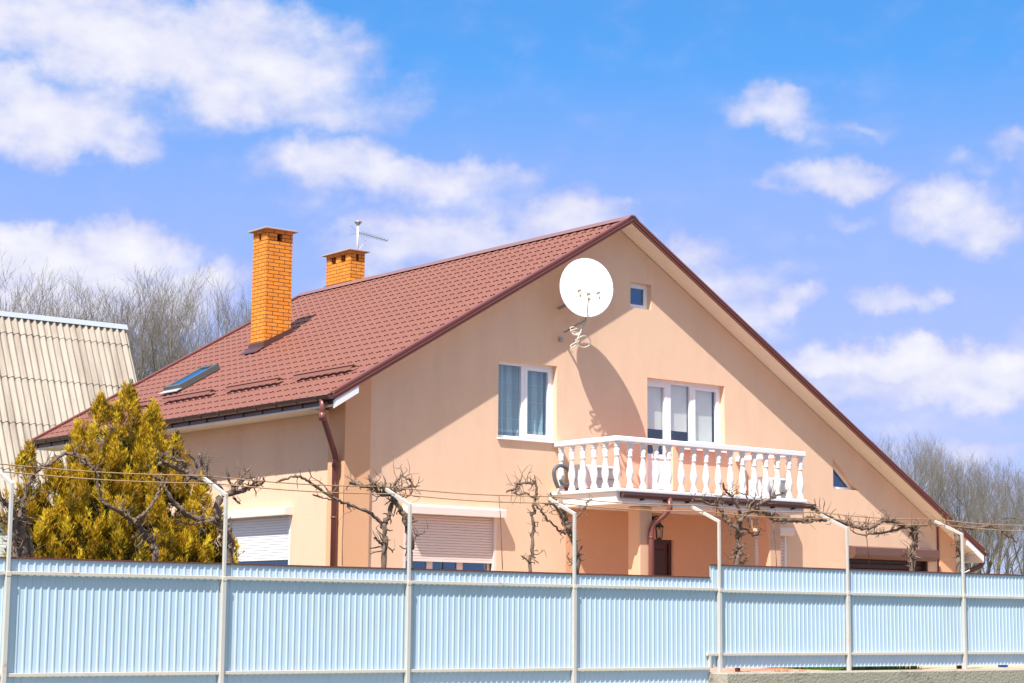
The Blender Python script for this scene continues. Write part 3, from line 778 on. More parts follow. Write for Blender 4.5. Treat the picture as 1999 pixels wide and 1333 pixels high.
# gutter under the balcony front
s = MB(); s.prism([(BY-.001, 3.858), (BY-.11, 3.85), (BY-.11, 3.81), (BY-.085, 3.765), (BY-.001, 3.76)], 'x', BX0+.08, BX1+.22)
s.build('balcony_gutter', 'gutter', bal)
for i in range(9): MB().bar((4.4+i*.52, BY-.0, 3.745), (4.4+i*.52, BY-.09, 3.75), .026).build('bracket', 'black', bal)
s = MB(); s.tube([(4.99, BY-.07, 3.80), (4.99, BY-.09, 3.62), (4.93, BY-.0, 3.5), (4.77, -1.53, 3.36), (4.745, -1.51, 3.25), (4.745, -1.51, .95)], .048, 12)
s.tube([(4.745, -1.51, 3.12), (4.745, -1.51, 3.14)], .057, 12)
s.build('balcony_downpipe', 'pipe', house)

# ================================================================ things on the house
# satellite dish
dc = wY(1145, 561, -.66)
dish = empty('satellite_dish', dc, 'round white satellite dish with three receivers mounted on the gable wall', 'satellite dish')
azd, eld = R(31), R(10)
nrm = Vector((-math.sin(azd)*math.cos(eld), -math.cos(azd)*math.cos(eld), math.sin(eld)))
ux = Vector((0, 0, 1)).cross(nrm).normalized(); uy = nrm.cross(ux).normalized()
DL = lambda a, b, c: dc+ux*a+uy*b+nrm*c
s = MB(); nr, na = 10, 56; vs = []
for sd_, off in ((1, 0), (-1, -.012)):
    for i in range(nr+1):
        r_ = i/nr
        for k_ in range(na):
            a = 2*math.pi*k_/na
            vs.append(DL(.462*r_*math.cos(a), .535*r_*math.sin(a), .10*r_*r_-.10+off))
fs = []
N1 = (nr+1)*na
for i in range(nr):
    for k_ in range(na):
        q = (i*na+k_, i*na+(k_+1) % na, (i+1)*na+(k_+1) % na, (i+1)*na+k_); fs.append(q); fs.append(tuple(N1+t_ for t_ in q[::-1]))
for k_ in range(na): fs.append((nr*na+k_, nr*na+(k_+1) % na, N1+nr*na+(k_+1) % na, N1+nr*na+k_))
s.add(vs, fs, True); s.v = [tuple(Vector(v)-dc) for v in s.v]; s.build('reflector', 'dish', dish, fix=False)
T = lambda mb: (setattr(mb, 'v', [tuple(Vector(v)-dc) for v in mb.v]), mb)[1]
s = MB(); s.tube([DL(.462*math.cos(a), .535*math.sin(a), -.006) for a in [2*math.pi*i/56 for i in range(57)]], .009, 6); T(s).build('rim', 'pvc', dish)
s = MB(); s.bar(DL(0, -.5, -.02), DL(-.04, -.30, .42), .022); s.bar(DL(-.2, -.24, .44), DL(.13, -.27, .44), .014)
s.tube([DL(0, -.35, -.12), DL(0, -.55, -.16), Vector((dc.x-.03, -.1, dc.z-.72))], .022, 8)
s.tube([DL(0, .1, -.14), DL(0, -.1, -.25), Vector((dc.x-.1, -.02, dc.z-.3))], .028, 8)
s.bar(Vector((dc.x-.05, -.0, dc.z-.85)), Vector((dc.x-.05, -.06, dc.z-.85)), .07)
T(s).build('arm', 'grey', dish)
for i, (a, b) in enumerate(((-.20, -.22), (-.04, -.28), (.13, -.25))):
    s = MB(); s.tube([DL(a, b, .50), DL(a, b+.01, .44), DL(a, b+.01, .42), DL(a+.01, b+.02, .33)], [.02, .022, .032, .03], 10); s.tube([DL(a, b-.03, .47), DL(a+.01, b-.12, .46)], .018, 8)
    T(s).build('receiver', 'lnb', dish)
rnd = random.Random(5)
def cable(pts, r=.007, n=5, sub=8):
    # Catmull-Rom through the points
    P = [Vector(p) for p in pts]; P = [P[0]*2-P[1]]+P+[P[-1]*2-P[-2]]; o_ = []
    for i in range(1, len(P)-2):
        for k_ in range(sub):
            t_ = k_/sub; a, b, c, d = P[i-1], P[i], P[i+1], P[i+2]
            o_.append(.5*((2*b)+(-a+c)*t_+(2*a-5*b+4*c-d)*t_*t_+(-a+3*b-3*c+d)*t_**3))
    o_.append(P[-2]); return o_
s = MB()
yc = -.45
for off, pts in enumerate(([(1146,603),(1142,625),(1138,650),(1125,672),(1115,680),(1119,690)], [(1122,612),(1130,622),(1141,626),(1137,645),(1122,648),(1113,642),(1118,638),(1132,641),(1138,636)],
    [(1126,608),(1134,618),(1140,620),(1139,642),(1124,652),(1114,646),(1121,643),(1136,640)], [(1142,625),(1140,640),(1128,654),(1117,651),(1124,654),(1136,645)],
    [(1136,640),(1128,660),(1124,664),(1129,674),(1140,678),(1151,673),(1152,663),(1143,656),(1132,658),(1124,668),(1114,675),(1118,686)])):
    s.tube(cable([wY(x, y, yc-.03*off+.0) for x, y in pts]), .009, 5)
T(s).build('cable', 'cable', dish)
# tv antenna
ab = Vector((5.55, 9.3, 9.70)); ta = wY(699, 434, 9.3); ab = Vector((ta.x, 9.3, 9.70))
ant = empty('tv_antenna', ab, 'slim rooftop television antenna on a white mast above the short chimney', 'antenna')
A = lambda mb: (setattr(mb, 'v', [tuple(Vector(v)-ab) for v in mb.v]), mb)[1]
s = MB(); s.tube([ab, ta], .024, 8); A(s).build('mast', 'white', ant)
s = MB(); s.lathe([(.03, -.06), (.06, -.03), (.085, 0), (.085, .02), (.03, .035)], 12, tuple(ta)); A(s).build('amplifier', 'grey', ant)
s = MB(); b0_, b1_ = wY(701, 454, 9.3), wY(757, 470, 9.1); s.bar(b0_, b1_, .02)
dv = (b1_-b0_).normalized(); pv = Vector((-dv.y, dv.x, 0)).normalized()
for i in range(11):
    c_ = b0_+(b1_-b0_)*((i+.5)/11); L_ = .22-.008*i; s.bar(c_-pv*L_, c_+pv*L_, .008)
s.bar(b0_, b0_-dv*.25+Vector((0, 0, -.13)), .01); s.bar(b0_, b0_-dv*.2+Vector((0, 0, .1)), .01)
A(s).build('boom', 'grey', ant)
s = MB(); s.tube(cable([wY(701, 457, 9.3), wY(716, 474, 9.3), wY(708, 478, 9.3), wY(700, 488, 9.3)]), .006, 4); A(s).build('cable', 'cable', ant)
# outdoor AC units
def ac(name, x0, x1, z0, z1, label, y0=-.42):
    r_ = empty(name, ((x0+x1)/2, y0, z0), label, 'air conditioner', 'outdoor air conditioner units at the balcony')
    s = MB(); s.bev(x0, x1, y0, y0+.3, z0, z1, .015); b_ = s.build('body', 'acbody', r_)
    gx0, gx1 = x0+(x1-x0)*.42, x1-.05
    s = MB()
    for q in range(17): xx = gx0+(gx1-gx0)*q/16; s.box(xx-.004, xx+.004, y0-.016, y0-.006, z0+.04, z1-.04)
    for zz in (z0+.04, (z0+z1)/2, z1-.04): s.box(gx0-.005, gx1+.005, y0-.020, y0-.016, zz-.006, zz+.006)
    s.build('fan_grille', 'acgrille', r_)
    s = MB(); s.box(gx0, gx1, y0-.005, y0-.001, z0+.04, z1-.04); s.build('fan_opening', 'acgrille', r_)
    for xx in (x0+.12, x1-.12):
        s = MB(); s.bar((xx, y0+.02, z0-.022), (xx, -.004, z0-.022), .04); s.bar((xx, -.02, z0-.04), (xx, -.02, z0-.3 if x0 > 8 else z0-.034), .035); s.build('bracket', 'grey', r_)
    settle(r_, ((x0+x1)/2, y0, z0))
ac('air_conditioner', 4.08, 4.92, 3.98, 4.40, 'white outdoor air conditioner on the balcony behind the left balusters')
ac('air_conditioner', 8.46, 9.30, 3.86, 4.41, 'white outdoor air conditioner on the wall just right of the balcony')
# hose loop
s = MB(); s.tube(cable([wY(x, y, -.28) for x, y in ((1090,952),(1083,935),(1082,918),(1092,909),(1104,912),(1114,922),(1118,934),(1112,946),(1098,944),(1094,936))]), .034, 10)
tag(s.build('hose', 'hose'), 'grey corrugated hose looped against the wall at the left balcony end', 'hose')
s = MB(); s.tube(cable([wY(x, y, -.26) for x, y in ((1129,912),(1130,925),(1127,940),(1130,948))]), .025, 8)
tag(s.build('drain_hose', 'lnb'), 'short yellowish drain hose behind the first balcony balusters', 'hose')
# porch lantern
lc = wY(1284, 1040, -.16)
lan = empty('wall_lantern', (lc.x, 0, lc.z+.2), 'black carriage lantern on the wall above the front door', 'lantern')
s = MB(); s.bar((lc.x, -.003, lc.z+.22), (lc.x, -.05, lc.z+.22), .10, .16); s.tube(cable([(lc.x-.0, -.04, lc.z+.22), (lc.x, -.12, lc.z+.30), (lc.x, -.2, lc.z+.26), (lc.x, -.2, lc.z+.18)]), .014, 6); s.build('bracket', 'black', lan)
s = MB(); s.lathe([(.02, .19), (.03, .17), (.085, .115), (.09, .10), (.07, .098)][::-1], 6, (lc.x, -.2, lc.z)); s.lathe([(.045, -.13), (.055, -.11), (.055, -.10)], 6, (lc.x, -.2, lc.z))
for q in range(6): a = q*math.pi/3; s.bar((lc.x+.055*math.cos(a), -.2+.055*math.sin(a), lc.z-.1), (lc.x+.07*math.cos(a), -.2+.07*math.sin(a), lc.z+.1), .01)
s.build('cage', 'black', lan)
s = MB(); s.lathe([(.048, -.1), (.062, .098)], 6, (lc.x, -.2, lc.z)); s.build('lamp_glass', 'lampglass', lan)
s = MB(); s.lathe([(.012, -.1), (.014, 0), (.02, .03), (.012, .06)], 8, (lc.x, -.2, lc.z)); s.build('bulb', 'white', lan)
settle(lan, (lc.x, 0, lc.z+.2))
# flowering pot plant inside the balcony window
pc = Vector((7.0, .42, 4.92)); pl = empty('potted_plant', pc, 'red flowering pot plant behind the middle pane of the balcony window', 'plant')
s = MB(); s.lathe([(.06, 0), (.085, .13), (.09, .14)], 12); s.build('pot', 'tile', pl)
s = MB(); rnd = random.Random(9)
for i in range(60):
    a = rnd.uniform(0, 6.28); r_ = rnd.uniform(0, .16); z = rnd.uniform(.1, .3); c_ = Vector((r_*math.cos(a), r_*math.sin(a), z)); d_ = Vector((rnd.uniform(-1, 1), rnd.uniform(-1, 1), rnd.uniform(0, 1))).normalized()*.045; e_ = d_.orthogonal().normalized()*.03
    s.add([c_-d_, c_+e_, c_+d_, c_-e_], [(0, 1, 2, 3)])
s.build('leaves', 'leafg', pl, fix=False)
s = MB()
for (x, z) in ((-.10, .14), (.03, .33)):
    for i in range(26):
        c_ = Vector((x, -.12, z))+Vector((rnd.gauss(0, .022), rnd.gauss(0, .02), rnd.gauss(0, .018))); d_ = Vector((rnd.uniform(-1, 1), rnd.uniform(-1, 1), rnd.uniform(-1, 1))).normalized()*.025; e_ = d_.orthogonal().normalized()*.022
        s.add([c_-d_, c_+e_, c_+d_, c_-e_], [(0, 1, 2, 3)])
s.build('flowers', 'petal', pl, fix=False)

# ================================================================ FENCE
FY = -3.60
fence = empty('fence', (0, FY, .6), 'pale blue corrugated steel fence with cream rails and a brown top cap', 'fence')
PX = [wY(px, 1200, FY).x for px in (12, 435, 797, 1121, 1405, 1656, 1882)]
sp = (PX[-1]-PX[0])/6
PX = [PX[0]-sp]+PX+[PX[-1]+sp, PX[-1]+2*sp]
STEPX = 4.14
def sheet(x0, x1, z0, z1, zb, zc):
    """corrugated sheet, trapezoid profile, pitch .1"""
    mb = MB(); p = .0985; d = .0105
    prof = [(0, 0), (.62, 0), (.69, -1), (.86, -1), (.94, 0)]
    xs = []; k_ = math.floor(x0/p)
    while k_*p < x1:
        for t_, q in prof:
            x = (k_+t_)*p
            if x0 <= x <= x1: xs.append((x, FY+.056+d*q))
        k_ += 1
    xs = [(x0, FY+.056)]+xs+[(x1, FY+.056)]
    n = len(xs)
    vs = [(x, y, z0+(zb-z0)*0) for x, y in xs]+[(x, y, z1) for x, y in xs]
    mb.add(vs, [(i, i+1, n+i+1, n+i) for i in range(n-1)])
    mb.add([(v[0], v[1]+.0015, v[2]) for v in vs], [(i, n+i, n+i+1, i+1) for i in range(n-1)])
    return mb
def span(x0, x1, zt, zbm):
    o = sheet(x0, x1, zbm, zt, 0, 0).build('sheet_panel', 'fence', fence, fix=False)
    c = MB(); c.box(x0, x1, FY+.032, FY+.075, zt-.004, zt+.016); c.build('top_cap', 'fcap', fence)
ZL, ZRT = 2.412, 2.615
for i in range(len(PX)-1):
    a, b = PX[i]+.001, PX[i+1]-.001
    if b < STEPX: span(a, b, ZL, .64)
    elif a > STEPX: span(a, b, ZRT, 1.0)
    else: span(a, STEPX-.001, ZL, .64); span(STEPX, b, ZRT, 1.0)
def rail(x0, x1, z, name='rail'):
    r_ = MB(); r_.bev(x0, x1, FY-.005, FY+.04, z-.022, z+.022, .004); r_.build('rail', 'rail', fence)
for i in range(len(PX)-1):
    a, b = PX[i]+.032, PX[i+1]-.032
    rail(a, b, 2.235 if i < 5 else 2.212)
    if i < 4: rail(a, b, 1.01)
    elif i == 4: rail(a, 2.76, 1.0) if False else rail(a, 4.07 if b > 4.1 else b, 1.0)
    else: rail(a, b, 1.215)
rp = MB(); rp.box(4.072, 4.11, FY-.004, FY+.038, .98, 1.19); rp.bev(4.03, PX[5]-.032, FY-.005, FY+.04, 1.193, 1.237, .004); rp.build('rail', 'rail', fence)
AT = [(px, py) for px, py in ((30, 938), (438, 966), (800, 986), (1122, 1006), (1405, 1023), (1654, 1030), (1880, 1044))]
for i, x in enumerate(PX):
    top = 3.33
    lean = 0
    p_ = MB(); p_.bev(x-.031, x+.031, FY-.028, FY+.035, .5, 2.215, .006); p_.bev(x-.022, x+.022, FY-.02, FY+.024, 2.216, top, .005)
    po = p_.build('post', 'post', fence)
    arm = MB(); arm.bar((x, FY, top-.02), (x, FY+.62, top+.24), .042); arm.build('arm', 'post', po)
    cl = MB(); cl.bev(x-.033, x+.033, FY-.034, FY+.0, 2.195, 2.25, .004); cl.build('weld', 'rail', po)
settle(fence, (0, FY, .6))
# wires
for j, (yy, z, lab) in enumerate(((FY+.36, 3.485, 'rusty lower trellis wire strung along the fence posts'), (FY+.60, 3.60, 'rusty upper trellis wire strung along the arm tips'))):
    s = MB(); pts = []
    for i in range(len(PX)-1):
        for k_ in range(8):
            t_ = k_/8; pts.append((PX[i]+sp*t_, yy+.01*math.sin(i*2.1+t_*3), z-.035*math.sin(math.pi*t_)))
    s.tube(pts, .0085, 5); tag(s.build('wire', 'wire'), lab, 'wire', 'trellis wires over the fence')
# concrete retaining wall, coral strip, grass
s = MB(); s.bev(4.10, 60, -3.95, -3.455, -.3, .935, .02)
ow = s.build('retaining_wall', 'concrete'); tag(ow, 'rough grey concrete wall below the right end of the fence', 'wall')
s = MB(); s.add([(4.1, -3.45, .914), (7.0, -3.45, .914), (8.6, -.6, .914), (4.1, -.6, .914)], [(0, 1, 2, 3)])
tag(s.build('paved_strip', 'coral', fix=False), kind='structure')
s = MB(); rnd = random.Random(21)
def blades(mb, x0, x1, y0, y1, n, h, z):
    for i in range(n):
        x = rnd.uniform(x0, x1); y = rnd.uniform(y0, y1); a = rnd.uniform(0, 6.28); l = h*rnd.uniform(.5, 1.2); w_ = .006
        dx, dy = math.cos(a), math.sin(a); t_ = rnd.uniform(.1, .5)*l
        mb.add([(x-dy*w_, y+dx*w_, z), (x+dy*w_, y-dx*w_, z), (x+dx*t_, y+dy*t_, z+l)], [(0, 1, 2)])
blades(s, 7.8, 9.6, -3.3, -1.5, 5000, .10, GZ-.02)
tag(s.build('grass', 'grass', fix=False), 'bright green grass seen through the gap under the fence', 'grass', kind='stuff')
s = MB(); blades(s, 5.3, 5.75, -3.80, -3.72, 60, .08, .93); blades(s, 5.95, 6.1, -3.8, -3.72, 14, .08, .93)
_w = s
bk_ = empty('bucket', (wY(1958, 1304, -2.2).x, -2.2, GZ-.02), 'small blue plastic bucket glimpsed under the right end of the fence', 'bucket')
MT['blue'] = mat('blue_plastic', (.01, .09, .55), .4)
s = MB(); s.lathe([(.09, 0), (.125, .24), (.135, .245), (.135, .26), (.12, .26), (.085, .01)], 18); s.build('tub', 'blue', bk_)
s = MB(); s.tube([(.125*math.cos(a), .02, .24+.11*math.sin(a)) for a in [math.pi*i/10 for i in range(11)]], .005, 5); s.build('handle', 'grey', bk_)
s = _w
tag(s.build('dry_weeds', 'wire', fix=False), 'tuft of dry brown weeds on top of the concrete wall', 'weeds', kind='stuff')

# ================================================================ NEIGHBOUR HOUSE
nb = empty('neighbour_house', (4, 24, 1), 'neighbouring house with steep weathered grey corrugated roof and white brick wall', 'house')
NYR, NZR, NX1, NX0 = 26.0, 10.29, 8.72, -9.0
TS = math.tan(R(63.14))
NYE = 22.98; NZE = NZR-TS*(NYR-NYE)
def corr(x0, x1, y0, z0, y1, z1, name):
    # rows of corrugated sheets, each lapping the one below
    mb = MB(); Ls = math.hypot(y1-y0, z1-z0); dy, dz = (y1-y0)/Ls, (z1-z0)/Ls; ny_, nz_ = -dz*(-1), dy*(-1)
    nrm_ = Vector((0, dz, -dy)) if dz < 0 else Vector((0, -dz, dy))
    if nrm_.z < 0: nrm_ = -nrm_
    cuts = [0, .62]; 
    while cuts[-1]+1.5 < Ls: cuts.append(cuts[-1]+1.5)
    cuts.append(Ls)
    nx_ = int((x1-x0)/.20*9)
    for r_ in range(len(cuts)-1):
        a_, b_ = cuts[r_], cuts[r_+1]+(.06 if r_ < len(cuts)-2 else 0)
        vs = []
        for (u_, h_) in ((a_, .0), (b_, .022)):
            for i in range(nx_+1):
                x = x0+(x1-x0)*i/nx_
                ww = .042*math.cos(2*math.pi*x/.20)+.004*math.sin(x*1.7+r_)
                vs.append((x, y0+dy*u_+nrm_.y*(ww+h_), z0+dz*u_+nrm_.z*(ww+h_)))
        n_ = nx_+1
        mb.add(vs, [(i, i+1, n_+i+1, n_+i) for i in range(nx_)], True)
        mb.add([vs[n_+i] for i in range(n_)]+[(v[0], v[1]-nrm_.y*.012, v[2]-nrm_.z*.012) for v in vs[n_:]], [(i, i+1, n_+i+1, n_+i) for i in range(nx_)])
    return mb.build(name, 'asb', nb, fix=False)
corr(NX0, NX1, NYR, NZR, NYE, NZE, 'roof')
corr(NX0, NX1, NYR, NZR, 2*NYR-NYE, NZE, 'roof')
s = MB(); s.prism([(NYR-.12, NZR-.11), (NYR-.11, NZR-.09), (NYR-.03, NZR+.05), (NYR+.03, NZR+.05), (NYR+.11, NZR-.09), (NYR+.12, NZR-.11), (NYR, NZR+.02)], 'x', NX0, NX1+.03); s.build('ridge_cap', 'zinc', nb)
s = MB(); s.box(NX0+.3, NX1-.3, NYE+.12, 2*NYR-NYE-.12, .5, NZE+.05); s.prism([(NYE+.3, NZE+.051), (2*NYR-NYE-.3, NZE+.051), (NYR, NZR-.35)], 'x', NX0+.3, NX1-.3); s.build('wall', 'whitebrick', nb)
s = MB(); s.box(NX0, NX1, NYE+.0, NYE+.04, NZE-.14, NZE-.04); s.build('eave_board', 'pipe', nb)
settle(nb, (4, 24, 1))

# ================================================================ GOLDEN THUJA
rnd = random.Random(11)
def thuja(spires, name, label, loc, nper):
    root = empty(name, (0, 0, 0), label, 'conifer')
    vs = []; fs = []; tone = []
    for (cx, cy, zb, zt, rb) in spires:
        H = zt-zb
        n = int(nper*rb*H)
        for i in range(int(n*1.45)):
            inner = i >= n*.84  # inner sprays get near-black tones, painting in the shade of the hollows
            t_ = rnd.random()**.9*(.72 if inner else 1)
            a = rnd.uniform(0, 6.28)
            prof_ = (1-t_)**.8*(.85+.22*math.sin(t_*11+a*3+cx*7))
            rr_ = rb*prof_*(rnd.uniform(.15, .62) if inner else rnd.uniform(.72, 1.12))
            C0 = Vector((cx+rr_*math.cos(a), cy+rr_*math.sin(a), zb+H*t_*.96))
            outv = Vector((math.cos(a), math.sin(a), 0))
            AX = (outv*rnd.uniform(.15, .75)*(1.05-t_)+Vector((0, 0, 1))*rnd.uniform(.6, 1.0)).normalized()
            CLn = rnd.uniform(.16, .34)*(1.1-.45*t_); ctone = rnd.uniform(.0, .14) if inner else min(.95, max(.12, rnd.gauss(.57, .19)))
            S1 = AX.orthogonal().normalized(); S2 = AX.cross(S1)
            for k_ in range(17):
                u_ = (k_+rnd.random())/17; b_ang = k_*2.4+rnd.uniform(-.3, .3)
                side = S1*math.cos(b_ang)+S2*math.sin(b_ang)
                c_ = C0+AX*(CLn*u_)+side*(.085*(1-u_)**.7*rnd.uniform(.3, 1.1))
                ax = (AX*1.0+side*rnd.uniform(.2, .75)*(1.1-u_)).normalized(); ln_ = rnd.uniform(.07, .12)
                nn = ax.cross(side); nn = nn.normalized() if nn.length > 1e-4 else S1
                # a flat fan of scale-leaf twigs
                for q, f_ in enumerate((-.75, -.4, -.1, .15, .45, .8)):
                    base = c_+ax*(ln_*(.12*q if q < 4 else .3)); dr_ = (ax+nn*f_+side*rnd.gauss(0, .2)).normalized()
                    l_ = ln_*rnd.uniform(.55, .95); w_ = .0054
                    sd2 = dr_.cross(side+Vector((rnd.gauss(0, .5), rnd.gauss(0, .5), rnd.gauss(0, .5)))).normalized()*w_
                    o_ = len(vs)
                    vs += [base-sd2*.4, base+dr_*l_*.55-sd2, base+dr_*l_, base+dr_*l_*.55+sd2]
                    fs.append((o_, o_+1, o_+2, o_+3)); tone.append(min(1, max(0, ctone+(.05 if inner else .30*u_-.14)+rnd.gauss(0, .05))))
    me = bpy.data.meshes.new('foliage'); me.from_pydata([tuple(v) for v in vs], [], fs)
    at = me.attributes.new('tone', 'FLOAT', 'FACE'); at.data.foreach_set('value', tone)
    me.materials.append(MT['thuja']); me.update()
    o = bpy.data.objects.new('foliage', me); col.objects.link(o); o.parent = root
    s = MB()
    for (cx, cy, zb, zt, rb) in spires: s.tube([(loc[0]+(cx-loc[0])*.3, loc[1]+(cy-loc[1])*.3, GZ-.05), (cx, cy, zb+.3), (cx, cy, zb+(zt-zb)*.45)], [.06, .04, .01], 6)
    s.build('trunk', 'darkbark', root)
    settle(root, loc)
    return root
TY = -1.6
def spire(px, py, dy, zb, rb):
    p_ = wY(px, py, TY+dy); return (p_.x, TY+dy, zb, p_.z, rb*1.16)
SP = [spire(250, 752, .25, 1.9, .80), spire(198, 778, -.1, 1.8, .70), spire(298, 800, 0, 1.8, .70), spire(345, 858, .1, 1.5, .62), spire(52, 862, -.2, 1.5, .34),
      spire(152, 838, .1, 1.5, .62), spire(110, 905, -.2, 1.2, .60), spire(395, 935, 0, 1.2, .55), spire(425, 1000, .1, 1.0, .42), spire(455, 1060, .2, 1.0, .25),
      spire(75, 960, .0, 1.1, .50), spire(230, 880, -.55, 1.2, .60), spire(300, 930, -.5, 1.1, .6), spire(160, 940, -.5, 1.1, .55), spire(370, 990, -.45, 1.0, .5), spire(90, 1010, -.5, 1.0, .45), spire(230, 990, -.8, 1.0, .5), spire(320, 1020, -.75, 1.0, .45)]
thuja(SP, 'thuja', 'large golden yellow conifer with several pointed tops behind the left end of the fence', (wY(235, 1090, TY).x, TY, GZ), 66)

# ================================================================ GRAPEVINES
def vine(label, limbs, yv=-2.9, seed=0):
    rnd = random.Random(seed)
    base = wY(limbs[0][0][0][0], limbs[0][0][0][1], yv); loc = Vector((base.x, yv, GZ))
    root = empty('grapevine', (0, 0, 0), label, 'grapevine', 'bare grapevines trained on the fence trellis')
    tr = MB(); br = MB()
    for li, (pts, r0, r1, spur) in enumerate(limbs):
        P = [wY(x, y, yv+.08*math.sin(x*.05+li)) for x, y in pts]
        if li == 0 or (r0 > .032 and pts[0][1] > 1080): P = [Vector((P[0].x, P[0].y, GZ-.05))]+P
        Q = cable(P, sub=5)
        n = len(Q); rad = []
        for i in range(n):
            t_ = i/(n-1); rad.append(.86*(r0+(r1-r0)*t_)*(1+.10*math.sin(i*1.3+li)+rnd.gauss(0, .10)))
            Q[i] = Q[i]+Vector((rnd.gauss(0, .008), rnd.gauss(0, .015), rnd.gauss(0, .008)))
        rad[-1] = r1*.6
        (tr if li == 0 else br).tube(Q, [max(.004, q) for q in rad], 7)
        ns_ = int(1.25*spur*sum((Q[i+1]-Q[i]).length for i in range(n-1)))
        for k_ in range(ns_):
            i = rnd.randrange(max(1, n//5), n-1); t_ = i/(n-1); r_ = max(.006, (r0+(r1-r0)*t_)*.30)
            d_ = Vector((rnd.gauss(0, .8), rnd.gauss(0, .6), rnd.gauss(.35, .8))).normalized()
            q0 = Q[i]; pts2 = [q0]; ll = rnd.uniform(.05, .16)
            for j in range(3):
                d_ = (d_+Vector((rnd.gauss(0, .45), rnd.gauss(0, .4), rnd.gauss(.1, .45)))).normalized(); pts2.append(pts2[-1]+d_*ll*.5)
            br.tube(pts2, [r_, r_*.85, r_*.8, r_*.45], 5)
            if rnd.random() < .55:
                j = rnd.choice((1, 2)); d2 = (d_+Vector((rnd.gauss(0, .9), rnd.gauss(0, .6), rnd.gauss(0, .9)))).normalized()
                br.tube([pts2[j], pts2[j]+d2*ll*.5, pts2[j]+d2*ll*.8+Vector((0, 0, .02))], [r_*.7, r_*.6, r_*.3], 5)
            if rnd.random() < .45:
                d2 = Vector((rnd.gauss(0, .8), rnd.gauss(0, .5), rnd.gauss(.3, .7))).normalized(); l2 = rnd.uniform(.12, .3)
                br.tube([pts2[-1], pts2[-1]+d2*l2*.5, pts2[-1]+d2*l2+Vector((rnd.gauss(0, .03), 0, rnd.gauss(0, .03)))], [.004, .0035, .002], 4)
    tr.build('trunk', 'bark', root); br.build('branches', 'bark', root)
    settle(root, loc)
vine('bare grapevine at the far left post with one long arching cane', [
    ([(45,1095),(42,1050),(40,1010),(46,992)], .075, .05, 3), ([(46,992),(50,965),(58,935),(75,917),(95,908),(108,895),(125,886),(150,888),(160,900),(176,908)], .03, .022, 8),
    ([(28,1095),(25,1040),(30,1005),(20,990),(2,975),(-15,968)], .05, .03, 9), ([(42,1005),(32,1010),(12,1020),(0,1012)], .03, .015, 10), ([(42,995),(62,975),(82,948)], .010, .005, 3),
    ([(62,1095),(58,1050),(52,1015)], .03, .03, 3)], -2.9, 1)
vine('bare grapevine sprawling in front of the golden conifer', [
    ([(302,1092),(298,1068),(291,1053),(277,1035),(263,1018)], .05, .05, 5), ([(263,1018),(250,1008),(235,1000),(215,990),(198,978)], .04, .022, 10), ([(198,978),(192,950),(188,925),(176,906),(160,893)], .028, .02, 10),
    ([(266,1012),(285,1000),(300,978),(310,960),(314,940)], .026, .02, 7), ([(314,940),(300,930),(290,922)], .02, .012, 12), ([(280,1038),(265,1060),(275,1090)], .008, .006, 2)], -2.9, 2)
vine('thick gnarled grapevine at the second post in front of the white side shutter', [
    ([(446,1098),(448,1060),(446,1040),(438,1024)], .075, .065, 5), ([(438,1024),(415,1016),(390,1014),(365,1004),(345,985),(328,962),(318,945)], .05, .026, 6), ([(420,1014),(390,1020),(360,1022),(345,1018)], .02, .01, 8),
    ([(425,1014),(424,992),(431,968)], .06, .06, 2), ([(438,966),(455,962),(472,957),(492,950),(508,944),(516,936)], .048, .032, 20), ([(452,962),(455,950),(447,938),(444,922)], .03, .014, 9), ([(462,945),(478,920),(490,912)], .018, .01, 8), ([(456,950),(475,938),(500,932)], .018, .01, 9), ([(455,970),(462,978),(467,983)], .022, .012, 5),
    ([(433,957),(418,941),(398,936),(378,930),(355,919),(330,908),(310,905)], .044, .03, 12), ([(402,936),(396,915),(391,892),(389,886)], .034, .018, 16), ([(402,932),(404,910),(407,898)], .022, .012, 14), ([(365,924),(362,905),(345,896),(325,892)], .026, .014, 12), ([(330,906),(318,900),(310,893)], .02, .012, 8), ([(385,910),(372,890),(366,886)], .02, .012, 10)], -2.9, 3)
vine('bare grapevine with two trunks and a long left arm before the pink front shutter', [
    ([(748,1106),(752,1064),(750,1035),(755,1014),(763,991),(770,976)], .048, .038, 5), ([(748,1031),(735,1010),(716,997),(683,986),(657,976),(625,955),(605,942),(588,932),(572,930),(550,938),(540,942)], .03, .018, 3), ([(745,1064),(737,1055),(731,1048)], .022, .012, 10),
    ([(800,1108),(803,1064),(795,1032),(787,1007),(781,994),(768,972),(764,962)], .05, .042, 6), ([(764,962),(745,965),(733,952),(715,950),(700,946),(680,942)], .04, .026, 22), ([(770,968),(758,955),(741,950),(726,940),(722,928)], .028, .018, 14), ([(770,964),(785,955),(800,950),(815,948)], .022, .012, 14), ([(766,962),(772,945),(782,930),(797,935),(806,948),(800,965),(790,972)], .026, .014, 10), ([(803,1058),(812,1046),(824,1042)], .024, .014, 10), ([(780,990),(772,1005)], .015, .008, 6), ([(650,972),(632,948),(615,935),(603,922)], .013, .006, 5), ([(610,965),(635,972),(655,978)], .014, .01, 4)], -2.9, 4)
vine('slim bare grapevine with a hooked top left of the balcony', [
    ([(1036,1114),(1038,1075),(1041,1045),(1041,1005),(1043,984),(1047,965)], .032, .028, 4), ([(1047,965),(1044,945),(1030,943),(1012,944),(1003,955),(988,960)], .026, .016, 16), ([(1042,972),(1028,963),(1014,965),(1000,962)], .022, .012, 16), ([(1044,984),(1054,996),(1066,1010),(1078,1022),(1094,1037),(1104,1043)], .018, .018, 4), ([(1036,1100),(1028,1092),(1017,1085)], .022, .012, 9)], -2.9, 5)
